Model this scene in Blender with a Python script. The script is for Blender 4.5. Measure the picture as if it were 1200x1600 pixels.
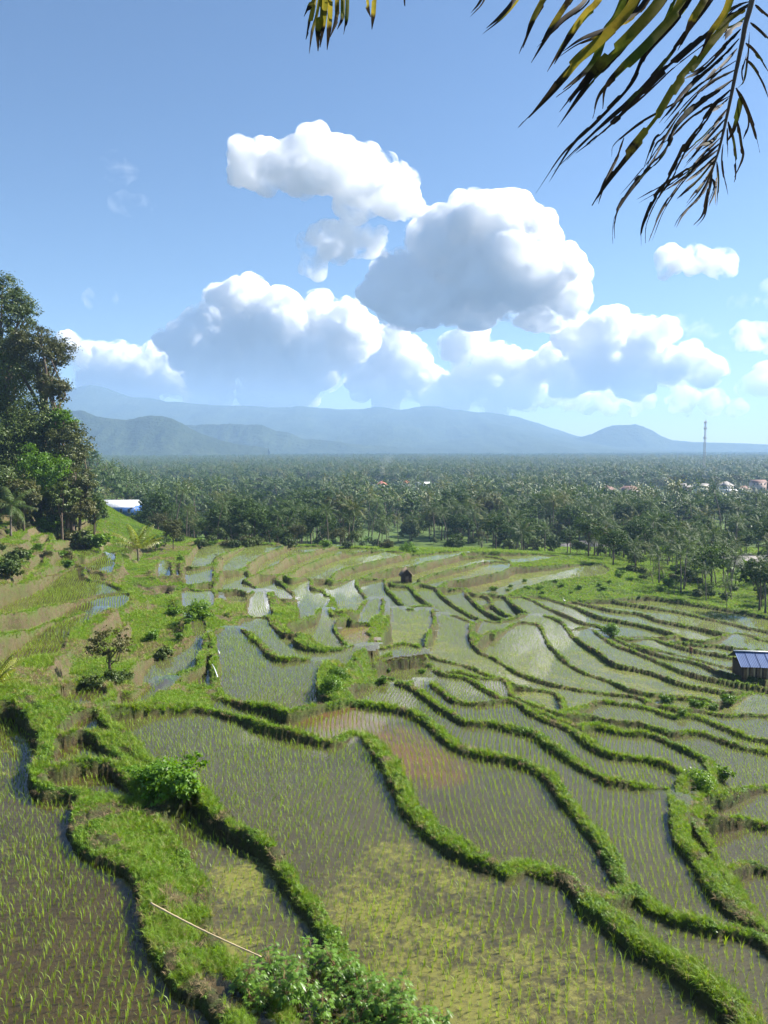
import bpy, bmesh, math, random
import numpy as np
from mathutils import Vector, Matrix, Euler, Quaternion

for _o in list(bpy.data.objects):
    bpy.data.objects.remove(_o, do_unlink=True)
scene = bpy.context.scene
COL = scene.collection
R = math.radians

# ---------------------------------------------------------------- camera
cam_data = bpy.data.cameras.new('camera')
cam = bpy.data.objects.new('camera', cam_data)
COL.objects.link(cam)
cam_data.sensor_fit = 'VERTICAL'
cam_data.sensor_height = 32.0
cam_data.lens = 32.0 * 1202.0 / 1600.0
cam_data.clip_start = 0.1
cam_data.clip_end = 60000.0
cam.location = (0, 0, 0)
cam.rotation_euler = (R(90) - math.atan(100.0 / 1202.0), 0, 0)
scene.camera = cam

# ---------------------------------------------------------------- sky and sun
SUN_EL, SUN_AZ = 40.0, 68.0          # azimuth clockwise from the view direction (+Y)
world = bpy.data.worlds.new('World')
scene.world = world
world.use_nodes = True
wn = world.node_tree.nodes
bg = wn['Background']
sky = wn.new('ShaderNodeTexSky')
sky.sky_type = 'NISHITA'
sky.sun_disc = False
sky.sun_elevation = R(SUN_EL)
sky.sun_rotation = R(SUN_AZ)
sky.altitude = 300.0
sky.air_density = 1.1
sky.dust_density = 0.3
sky.ozone_density = 6.0
world.node_tree.links.new(sky.outputs[0], bg.inputs[0])
bg.inputs[1].default_value = 0.05
sun_data = bpy.data.lights.new('sun', 'SUN')
sun_data.energy = 5.0
sun_data.angle = R(0.55)
sun_data.color = (1.0, 0.94, 0.85)
sun = bpy.data.objects.new('sun', sun_data)
COL.objects.link(sun)
SUN_DIR = Vector((math.sin(R(SUN_AZ)) * math.cos(R(SUN_EL)), math.cos(R(SUN_AZ)) * math.cos(R(SUN_EL)), math.sin(R(SUN_EL))))
sun.rotation_euler = SUN_DIR.to_track_quat('Z', 'Y').to_euler()
sun.location = (60, 20, 60)

vs = scene.view_settings
vs.view_transform = 'Standard'
vs.look = 'None'
vs.exposure = 1.48
vs.gamma = 1.0
vs.use_curve_mapping = False
scene.render.engine = 'CYCLES'
cy = scene.cycles
cy.max_bounces = 22
cy.diffuse_bounces = 3
cy.glossy_bounces = 3
cy.transmission_bounces = 4
cy.transparent_max_bounces = 12
cy.volume_bounces = 20
cy.use_denoising = True
cy.denoiser = 'OPENIMAGEDENOISE'
cy.denoising_input_passes = 'RGB_ALBEDO_NORMAL'
cy.use_adaptive_sampling = True
cy.adaptive_threshold = 0.015
cy.caustics_reflective = False
cy.caustics_refractive = False

# ---------------------------------------------------------------- small helpers
def tag(o, label=None, category=None, group=None, kind=None):
    if label: o['label'] = label
    if category: o['category'] = category
    if group: o['group'] = group
    if kind: o['kind'] = kind
    return o

def new_obj(name, data, parent=None, loc=None, rot=None, scale=None):
    o = bpy.data.objects.new(name, data)
    COL.objects.link(o)
    if parent is not None: o.parent = parent
    if loc is not None: o.location = loc
    if rot is not None: o.rotation_euler = rot
    if scale is not None: o.scale = scale
    return o

def empty(name, loc=(0, 0, 0), rz=0.0, s=1.0):
    o = new_obj(name, None, None, loc, (0, 0, rz), (s, s, s))
    o.empty_display_size = 0.2
    return o

def mesh_np(name, verts, faces, mat=None, smooth=False, mats=None, midx=None):
    """mesh from a vertex array and an (n,3|4) face array (or a list of both kinds)"""
    me = bpy.data.meshes.new(name)
    verts = np.asarray(verts, np.float32)
    fl = faces if isinstance(faces, list) else [faces]
    fl = [np.asarray(f, np.int32) for f in fl if len(f)]
    nl = sum(f.size for f in fl); nf = sum(len(f) for f in fl)
    me.vertices.add(len(verts)); me.vertices.foreach_set('co', verts.ravel())
    me.loops.add(nl); me.loops.foreach_set('vertex_index', np.concatenate([f.ravel() for f in fl]))
    me.polygons.add(nf)
    sizes = np.concatenate([np.full(len(f), f.shape[1], np.int32) for f in fl])
    me.polygons.foreach_set('loop_start', np.r_[0, np.cumsum(sizes)[:-1]].astype(np.int32))
    me.polygons.foreach_set('loop_total', sizes)
    if smooth: me.polygons.foreach_set('use_smooth', np.ones(nf, bool))
    if mat is not None: me.materials.append(mat)
    if mats is not None:
        for m in mats: me.materials.append(m)
        if midx is not None: me.polygons.foreach_set('material_index', np.asarray(midx, np.int32))
    me.update(calc_edges=True)
    return me

def attr(me, name, vals, typ='FLOAT', dom='POINT'):
    a = me.attributes.new(name, typ, dom)
    key = {'FLOAT': 'value', 'FLOAT_VECTOR': 'vector', 'INT': 'value', 'FLOAT_COLOR': 'color'}[typ]
    a.data.foreach_set(key, np.asarray(vals, np.int32 if typ == 'INT' else np.float32).ravel())

class Geo:
    """collects pieces of geometry into one mesh"""
    def __init__(s): s.v = []; s.q = []; s.t = []; s.n = 0
    def add(s, v, q=None, t=None):
        v = np.asarray(v, float).reshape(-1, 3)
        if q is not None and len(q): s.q.append(np.asarray(q, int).reshape(-1, 4) + s.n)
        if t is not None and len(t): s.t.append(np.asarray(t, int).reshape(-1, 3) + s.n)
        s.v.append(v); s.n += len(v)
        return s
    def box(s, c, d, rot=None, taper=1.0):
        x, y, z = np.array(d) / 2
        v = np.array([(-x, -y, -z), (x, -y, -z), (x, y, -z), (-x, y, -z), (-x * taper, -y * taper, z), (x * taper, -y * taper, z), (x * taper, y * taper, z), (-x * taper, y * taper, z)])
        if rot is not None: v = v @ np.array(Euler(rot).to_matrix()).T
        return s.add(v + np.array(c), [(0, 3, 2, 1), (4, 5, 6, 7), (0, 1, 5, 4), (1, 2, 6, 5), (2, 3, 7, 6), (3, 0, 4, 7)])
    def tube(s, pts, rad, n=6, cap=True):
        pts = np.asarray(pts, float); rad = np.broadcast_to(np.asarray(rad, float), (len(pts),))
        T = np.gradient(pts, axis=0); T /= np.linalg.norm(T, axis=1)[:, None] + 1e-9
        ref = np.array([0, 0, 1.0]) if abs(T[0][2]) < 0.9 else np.array([1.0, 0, 0])
        vv = []
        for p, t, r in zip(pts, T, rad):
            a = np.cross(t, ref); a /= np.linalg.norm(a) + 1e-9
            b = np.cross(t, a)
            th = np.arange(n) * 2 * math.pi / n
            vv.append(p + r * (np.cos(th)[:, None] * a + np.sin(th)[:, None] * b))
            ref = -np.cross(t, a) if abs(np.dot(t, ref)) > 0.98 else ref
        m = len(pts)
        i, k = np.meshgrid(np.arange(m - 1), np.arange(n), indexing='ij')
        q = np.stack([i * n + k, i * n + (k + 1) % n, (i + 1) * n + (k + 1) % n, (i + 1) * n + k], -1).reshape(-1, 4)
        t = []
        if cap:
            vv.append(pts[-1:]); vv.append(pts[:1])
            t = [((m - 1) * n + j, (m - 1) * n + (j + 1) % n, m * n) for j in range(n)] + [((j + 1) % n, j, m * n + 1) for j in range(n)]
        return s.add(np.concatenate(vv), q, t)
    def mesh(s, name, mat=None, smooth=False):
        v = np.concatenate(s.v) if s.v else np.zeros((0, 3))
        fl = []
        if s.q: fl.append(np.concatenate(s.q))
        if s.t: fl.append(np.concatenate(s.t))
        return mesh_np(name, v, fl, mat, smooth)
    def obj(s, name, mat=None, parent=None, smooth=False, **k):
        return new_obj(name, s.mesh(name, mat, smooth), parent, **k)

def _hash(ix, iy, iz, seed):
    h = (ix.astype(np.int64) * 374761393 + iy.astype(np.int64) * 668265263 + iz.astype(np.int64) * 2147483647 + seed * 974634317) & 0xFFFFFFFF
    h = ((h ^ (h >> 13)) * 1274126177) & 0xFFFFFFFF
    h = ((h ^ (h >> 16)) * 2246822519) & 0xFFFFFFFF
    return ((h ^ (h >> 15)) & 0xFFFFFF) / float(0xFFFFFF)

def vnoise(x, y, seed=0):
    x = np.asarray(x, float); y = np.asarray(y, float)
    ix, iy = np.floor(x), np.floor(y); fx, fy = x - ix, y - iy
    fx = fx * fx * (3 - 2 * fx); fy = fy * fy * (3 - 2 * fy)
    z = np.zeros_like(ix)
    a = _hash(ix, iy, z, seed); b = _hash(ix + 1, iy, z, seed); c = _hash(ix, iy + 1, z, seed); d = _hash(ix + 1, iy + 1, z, seed)
    return (a * (1 - fx) + b * fx) * (1 - fy) + (c * (1 - fx) + d * fx) * fy

def fbm(x, y, seed=0, oct=3):
    s = 0; a = 0.5; t = 0
    for k in range(oct):
        s = s + a * vnoise(x * 2 ** k + 17.3 * k, y * 2 ** k - 9.1 * k, seed + k); t += a; a *= 0.5
    return s / t

# ---------------------------------------------------------------- materials
def material(name):
    m = bpy.data.materials.new(name)
    m.use_nodes = True
    nt = m.node_tree
    for n in list(nt.nodes): nt.nodes.remove(n)
    out = nt.nodes.new('ShaderNodeOutputMaterial')
    return m, nt, out

class NB:
    """terse node building"""
    def __init__(s, nt): s.nt = nt
    def n(s, t, **k):
        nd = s.nt.nodes.new('ShaderNode' + t)
        for a, b in k.items(): setattr(nd, a, b)
        return nd
    def l(s, a, b): s.nt.links.new(a, b); return s
    def noise(s, scale, detail=4.0, rough=0.55, vec=None, dist=0.0):
        nd = s.n('TexNoise'); nd.inputs['Scale'].default_value = scale; nd.inputs['Detail'].default_value = detail
        nd.inputs['Roughness'].default_value = rough; nd.inputs['Distortion'].default_value = dist
        if vec is not None: s.l(vec, nd.inputs['Vector'])
        return nd.outputs['Fac']
    def ramp(s, fac, stops):
        nd = s.n('ValToRGB')
        e = nd.color_ramp.elements
        while len(e) < len(stops): e.new(0.5)
        for i, (p, c) in enumerate(stops):
            e[i].position = p; e[i].color = (*c, 1) if len(c) == 3 else c
        s.l(fac, nd.inputs[0])
        return nd.outputs[0]
    def mix(s, fac, a, b):
        nd = s.n('Mix', data_type='RGBA')
        for v, i in ((fac, 0), (a, 6), (b, 7)):
            if hasattr(v, 'is_linked'): s.l(v, nd.inputs[i])
            else: nd.inputs[i].default_value = v if i == 0 else ((*v, 1) if len(v) == 3 else v)
        return nd.outputs[2]
    def math(s, op, a, b=None, c=None, clamp=False):
        nd = s.n('Math', operation=op, use_clamp=clamp)
        for i, v in enumerate((a, b, c)):
            if v is None: continue
            if hasattr(v, 'is_linked'): s.l(v, nd.inputs[i])
            else: nd.inputs[i].default_value = v
        return nd.outputs[0]
    def attr(s, name):
        nd = s.n('Attribute'); nd.attribute_name = name
        return nd.outputs['Fac']
    def bump(s, h, strength, dist):
        nd = s.n('Bump'); nd.inputs['Strength'].default_value = strength; nd.inputs['Distance'].default_value = dist
        s.l(h, nd.inputs['Height'])
        return nd.outputs[0]
    def pos(s): return s.n('NewGeometry').outputs['Position']
    def objco(s): return s.n('TexCoord').outputs['Object']
    def rnd(s): return s.n('ObjectInfo').outputs['Random']

def plain(name, col, rough=0.8, var=0.25, scale=8.0, bump=0.0, metal=0.0, spec=0.3):
    m, nt, out = material(name); b = NB(nt)
    p = b.n('BsdfPrincipled')
    f = b.noise(scale, 5, 0.6, b.objco())
    c = b.mix(b.math('MULTIPLY_ADD', f, 1.6, -0.3, clamp=True), tuple(x * (1 - var) for x in col), tuple(min(1, x * (1 + var)) for x in col))
    b.l(c, p.inputs['Base Color'])
    p.inputs['Roughness'].default_value = rough; p.inputs['Metallic'].default_value = metal
    p.inputs['Specular IOR Level'].default_value = spec
    if bump: b.l(b.bump(f, bump, 0.02), p.inputs['Normal'])
    b.l(p.outputs[0], out.inputs[0])
    return m

def leafmat(name, c0, c1, trans=0.35, rough=0.45, tint=None, spec=0.35, nscale=3.0):
    """leaf: colour varies from plant to plant and within it, light passes through"""
    m, nt, out = material(name); b = NB(nt)
    r = b.rnd()
    f = b.noise(nscale, 2, 0.5, b.objco())
    k = b.math('ADD', b.math('MULTIPLY', r, 0.55), b.math('MULTIPLY_ADD', f, 1.1, -0.3), clamp=True)
    c = b.mix(k, c0, c1)
    if tint is not None:
        g = b.math('GREATER_THAN', b.math('FRACT', b.math('MULTIPLY', r, 7.31)), 0.86)
        c = b.mix(b.math('MULTIPLY', g, 0.6), c, tint)
    p = b.n('BsdfPrincipled'); p.inputs['Roughness'].default_value = rough; p.inputs['Specular IOR Level'].default_value = spec
    b.l(c, p.inputs['Base Color'])
    t = b.n('BsdfTranslucent')
    hs = b.n('HueSaturation'); hs.inputs['Hue'].default_value = 0.49; hs.inputs['Saturation'].default_value = 1.15; hs.inputs['Value'].default_value = 1.25
    b.l(c, hs.inputs['Color']); b.l(hs.outputs[0], t.inputs[0])
    mx = b.n('MixShader'); mx.inputs[0].default_value = trans
    b.l(p.outputs[0], mx.inputs[1]).l(t.outputs[0], mx.inputs[2]).l(mx.outputs[0], out.inputs[0])
    return m
# ---------------------------------------------------------------- terrain maths (metres, eye at the origin, looking along +Y)
FPX = 1202.0
PITCH = math.atan(100.0 / FPX)
CP, SP = math.cos(PITCH), math.sin(PITCH)

def ray(px, py):
    a = (np.asarray(px, float) - 600.0) / FPX
    b = (800.0 - np.asarray(py, float)) / FPX
    d = np.stack([a, CP + b * SP, -SP + b * CP], -1)
    return d / d[..., 1:2]

def at(px, py, depth):
    return ray(px, py) * np.asarray(depth, float)[..., None]

def at_z(px, py, z):
    r = ray(px, py)
    return r * (np.asarray(z, float) / r[..., 2])[..., None]

CTRL = [  # survey points on the left slope: picture x, picture y, distance in metres
    (100, 1550, 16.2), (60, 1300, 24.0), (60, 1110, 34.0), (250, 1040, 43.5), (215, 1000, 46.5), (190, 960, 50.0), (250, 930, 62.0), (240, 880, 73.0), (150, 970, 45.5), (40, 1000, 40.5), (60, 1025, 39.0), (60, 1075, 36.5), (160, 1085, 36.5), (100, 930, 53.0), (30, 930, 49.5), (100, 890, 64.0), (30, 890, 55.0), (120, 860, 74.0), (150, 835, 90.0), (200, 850, 83.0), (60, 830, 74.0), (10, 840, 64.0), (0, 790, 74.0), (80, 790, 92.0), (150, 800, 125.0), (185, 800, 160.0), (250, 830, 112.0), (-60, 1000, 37.0), (-60, 1100, 33.0), (-150, 1400, 20.0), (-100, 900, 48.0), (-120, 820, 62.0),
]
_c = np.array(CTRL)
# tape corrections to the first survey, by picture column and row
_FR = [800, 860, 900, 940, 1000, 1060, 1110, 1180, 1300, 1450, 1600]
_FT = {0: [1.8, 1.7, 1.5, 1.4, 1.2, 1.05, 1, 1, 1, 1, 1], 300: [1.85, 1.85, 1.75, 1.6, 1.4, 1.18, 1.03, 1, 1, 1, 1], 500: [2, 1.95, 1.9, 1.8, 1.6, 1.3, 1.12, 1.02, 1, 1, 1],
       700: [2, 2, 1.95, 1.9, 1.78, 1.6, 1.38, 1.2, 1.08, 1.02, 1], 950: [2, 2, 2, 1.95, 1.85, 1.7, 1.58, 1.42, 1.22, 1.1, 1.02], 1200: [2, 2, 2, 1.95, 1.9, 1.78, 1.65, 1.52, 1.32, 1.18, 1.05]}
def _fac(px, py):
    ks = sorted(_FT); col = [np.interp(py, _FR, _FT[k]) for k in ks]
    return np.interp(px, ks, col)
_c[:, 2] *= [_fac(a, b_) for a, b_ in _c[:, :2]]
_lv = np.array([(300, 1590, -12.5), (300, 1300, -12.6), (240, 1330, -12.6), (300, 1125, -12.9), (420, 1120, -12.9), (650, 1590, -12.9), (600, 1400, -12.9), (450, 1400, -12.9), (520, 1165, -12.9), (600, 1250, -12.9), (700, 1335, -12.9), (850, 1560, -12.9), (900, 1430, -12.9), (1050, 1570, -12.9), (540, 1112, -13.9), (620, 1175, -13.9), (760, 1265, -13.9), (880, 1345, -13.9), (700, 1200, -13.9), (830, 1290, -13.9), (1020, 1480, -13.9), (1150, 1570, -13.9), (480, 1110, -13.9), (590, 1095, -15.2), (700, 1142, -15.2), (800, 1180, -15.2), (900, 1235, -15.2), (960, 1300, -15.2), (1020, 1390, -15.2), (860, 1200, -15.2), (1100, 1440, -15.2), (640, 1083, -16.6), (760, 1122, -16.6), (850, 1152, -16.6), (950, 1200, -16.6), (1040, 1245, -16.6), (1085, 1330, -16.9), (1120, 1390, -16.9), (1170, 1440, -16.9), (1180, 1500, -16.9), (770, 1096, -18.0), (850, 1120, -18.0), (950, 1158, -18.0), (1060, 1204, -18.0), (900, 1122, -19.2), (1000, 1140, -19.2), (1090, 1170, -19.2), (1180, 1210, -19.2), (1150, 1190, -19.2), (930, 1108, -20.4), (1050, 1130, -20.4), (1180, 1165, -20.4), (1060, 1109, -21.6), (1190, 1140, -21.6), (1150, 1255, -18.6), (1290, 1250, -18.6), (1170, 1320, -18.0), (1290, 1330, -18.0), (1180, 1400, -17.6), (1300, 1450, -17.6), (840, 1092, -21.2), (690, 1050, -21.2), (780, 1066, -21.2), (600, 1042, -19.0), (640, 1060, -19.0), (570, 1060, -19.0), (350, 1060, -14.6), (420, 1060, -14.6), (490, 1062, -14.6), (400, 1020, -14.6), (370, 1090, -14.6), (540, 1080, -14.0), (430, 1108, -14.0), (420, 985, -15.6), (480, 1018, -15.6), (480, 985, -17.2), (530, 1018, -17.2), (500, 965, -17.2), (555, 990, -18.6), (590, 1018, -18.6), (580, 962, -18.6), (630, 1000, -20.6), (640, 975, -20.6), (620, 1028, -20.6), (700, 1010, -21.8), (700, 985, -21.8), (780, 1050, -21.8), (800, 1000, -22.8), (860, 1055, -22.8), (950, 1078, -22.8), (780, 990, -22.8), (870, 1000, -23.4), (940, 1045, -23.4), (1020, 1072, -23.4), (920, 1000, -23.8), (1000, 1035, -23.8), (1100, 1068, -23.8), (1180, 1080, -23.8), (1000, 1018, -24.2), (1100, 1046, -24.2), (1000, 1008, -24.6), (1100, 1032, -24.6), (1180, 1045, -24.6), (1080, 1012, -24.9), (1180, 1022, -24.9), (1140, 1002, -25.2), (1290, 1015, -25.2), (1180, 1060, -23.8), (1290, 1080, -23.8), (1100, 1088, -23.2), (1180, 1100, -23.2), (250, 1040, -13.8), (300, 1015, -13.8), (215, 1068, -13.8), (280, 1090, -13.4), (300, 898, -18.2), (255, 890, -18.2), (305, 932, -17.2), (330, 945, -17.2), (365, 905, -19.2), (425, 918, -20.2), (400, 950, -18.4), (480, 925, -21.2), (475, 950, -21.2), (550, 930, -22.4), (595, 930, -23.2), (645, 932, -23.6), (700, 945, -24.2), (720, 960, -24.2), (745, 945, -24.7), (770, 960, -24.7), (800, 950, -25.1), (860, 957, -25.5), (900, 972, -25.5), (930, 972, -25.9), (1000, 988, -25.9), (980, 962, -26.3), (1060, 980, -26.3), (1040, 962, -26.7), (1120, 980, -26.7), (1080, 950, -27.1), (1180, 975, -27.1), (1280, 992, -27.1), (315, 872, -18.8), (360, 872, -19.6), (400, 880, -20.4), (430, 880, -21.2), (470, 872, -21.2), (480, 885, -21.9), (520, 872, -21.9), (530, 892, -22.6), (580, 880, -22.6), (600, 895, -23.3), (560, 897, -23.3), (640, 907, -23.8), (700, 890, -23.8), (750, 890, -24.2), (680, 905, -24.2), (340, 846, -21.0), (460, 857, -22.2), (600, 863, -23.2), (700, 864, -24.0), (800, 865, -24.6), (780, 885, -24.6), (860, 880, -25.2), (870, 905, -25.6), (930, 898, -25.6), (930, 876, -26.4), (870, 937, -26.6), (960, 934, -26.6), (1010, 925, -27.0), (1100, 938, -27.6), (1200, 955, -27.6), (1060, 915, -28.2), (1180, 930, -28.2)])     # levelled points: picture x, y, height
_cp = np.r_[at(_c[:, 0], _c[:, 1], _c[:, 2]), at_z(_lv[:, 0], _lv[:, 1], _lv[:, 2])]

def _tps_k(r2):
    return np.where(r2 > 1e-9, 0.5 * r2 * np.log(np.maximum(r2, 1e-9)), 0.0)

def tps_fit(pts, lam):
    n = len(pts)
    P = np.c_[np.ones(n), pts[:, :2]]
    d2 = ((pts[:, None, :2] - pts[None, :, :2]) ** 2).sum(-1)
    A = np.zeros((n + 3, n + 3))
    A[:n, :n] = _tps_k(d2) + lam * np.eye(n)
    A[:n, n:] = P
    A[n:, :n] = P.T
    b = np.r_[pts[:, 2], 0, 0, 0]
    return np.linalg.solve(A, b)

_extra = np.array([(-105, 110, 2), (-130, 170, 9), (-160, 250, 4), (-85, 70, -3), (-60, 42, -8), (-42, 25, -10.5), (60, 22, -17.5), (110, 60, -23), (150, 110, -27), (180, 170, -30), (200, 230, -33),
                   (-60, 240, -24), (-20, 232, -28), (30, 228, -30), (110, 228, -31.5), (-20, 13, -12.2), (20, 13, -13.4), (-190, 200, 14), (-150, 110, 10), (-80, 156, -3), (-94, 166, 6), (-90, 184, 3)], float)
_tp = np.r_[_cp, _extra]
_tw = tps_fit(_tp, 8.0)

def zbase(x, y):
    x = np.asarray(x, float); y = np.asarray(y, float)
    sh = x.shape
    xf, yf = x.ravel(), y.ravel()
    out = np.empty(len(xf))
    n = len(_tp)
    for i in range(0, len(xf), 20000):
        xs, ys = xf[i:i + 20000, None], yf[i:i + 20000, None]
        d2 = (xs - _tp[None, :, 0]) ** 2 + (ys - _tp[None, :, 1]) ** 2
        out[i:i + 20000] = _tps_k(d2) @ _tw[:n] + _tw[n] + _tw[n + 1] * xs[:, 0] + _tw[n + 2] * ys[:, 0]
    return out.reshape(sh)

_PD = np.log(np.array([200., 240., 300., 450., 700., 1200., 2500., 5000., 9000.]))
_PZ = np.array([-30., -31.5, -34., -39., -42., -42.5, -41., -38., -34.])
def zplain(x, y):
    z = np.interp(np.log(np.maximum(y, 1.0)), _PD, _PZ)
    # the wooded spur on the left keeps its height for a while
    sp = np.clip((-x - 0.28 * y) / (0.12 * y + 1), 0, 1) * np.clip((720 - y) / 300, 0, 1) * np.clip((y - 310) / 90, 0, 1)
    return z + sp * sp * (3 - 2 * sp) * 22.0

def sstep(a, b, v):
    t = np.clip((v - a) / (b - a), 0, 1)
    return t * t * (3 - 2 * t)

_GY = np.arange(4.0, 340.0, 1.0); _GX = np.arange(-230.0, 240.0, 1.0)
def _zgrid():
    X, Y = np.meshgrid(_GX, _GY)
    zt = zbase(X, Y)
    zt = np.clip(zt, -36, 26)
    w = sstep(196, 250, Y - 0.05 * np.abs(X))
    z = zt * (1 - w) + zplain(X, Y) * w
    # below the viewpoint the slope climbs back to the path the picture was taken from
    zn = -1.75 - np.maximum(Y - 0.3, 0) * 0.93
    wn = sstep(15.2, 13.4, Y)
    return z * (1 - wn) + np.maximum(np.minimum(zn, -1.75), z) * wn
_ZG = _zgrid()
def zsm(x, y):
    """smooth ground under everything"""
    x = np.asarray(x, float); y = np.asarray(y, float)
    fx = np.clip((x - _GX[0]), 0, len(_GX) - 1.001); fy = np.clip((y - _GY[0]), 0, len(_GY) - 1.001)
    ix = fx.astype(int); iy = fy.astype(int); tx = fx - ix; ty = fy - iy
    z = (_ZG[iy, ix] * (1 - tx) + _ZG[iy, ix + 1] * tx) * (1 - ty) + (_ZG[iy + 1, ix] * (1 - tx) + _ZG[iy + 1, ix + 1] * tx) * ty
    far = (y > 335) | (x < -228) | (x > 238)
    zn = np.where(y < 4, np.minimum(-1.75 - np.maximum(y - 0.3, 0) * 0.93, -1.75), z)
    w = sstep(290, 332, y)
    return np.where(far, zplain(x, y), zn * (1 - w) + zplain(x, y) * w)

def hit(px, py, dmin=10., dmax=700., lift=0.0):
    """first point of the smooth ground seen at a picture position"""
    px = np.atleast_1d(np.asarray(px, float)); py = np.atleast_1d(np.asarray(py, float))
    D = np.exp(np.linspace(math.log(dmin), math.log(dmax), 500))
    r = ray(px, py)
    P = r[:, None, :] * D[None, :, None]
    g = P[..., 2] - zsm(P[..., 0], P[..., 1]) - lift
    below = g < 0
    k = np.where(below.any(1), below.argmax(1), len(D) - 1)
    k = np.maximum(k, 1)
    i = np.arange(len(px))
    g0, g1 = g[i, k - 1], g[i, k]
    t = np.clip(g0 / np.where(abs(g0 - g1) < 1e-9, 1, g0 - g1), 0, 1)
    d = D[k - 1] * (1 - t) + D[k] * t
    return r * d[:, None]

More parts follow.
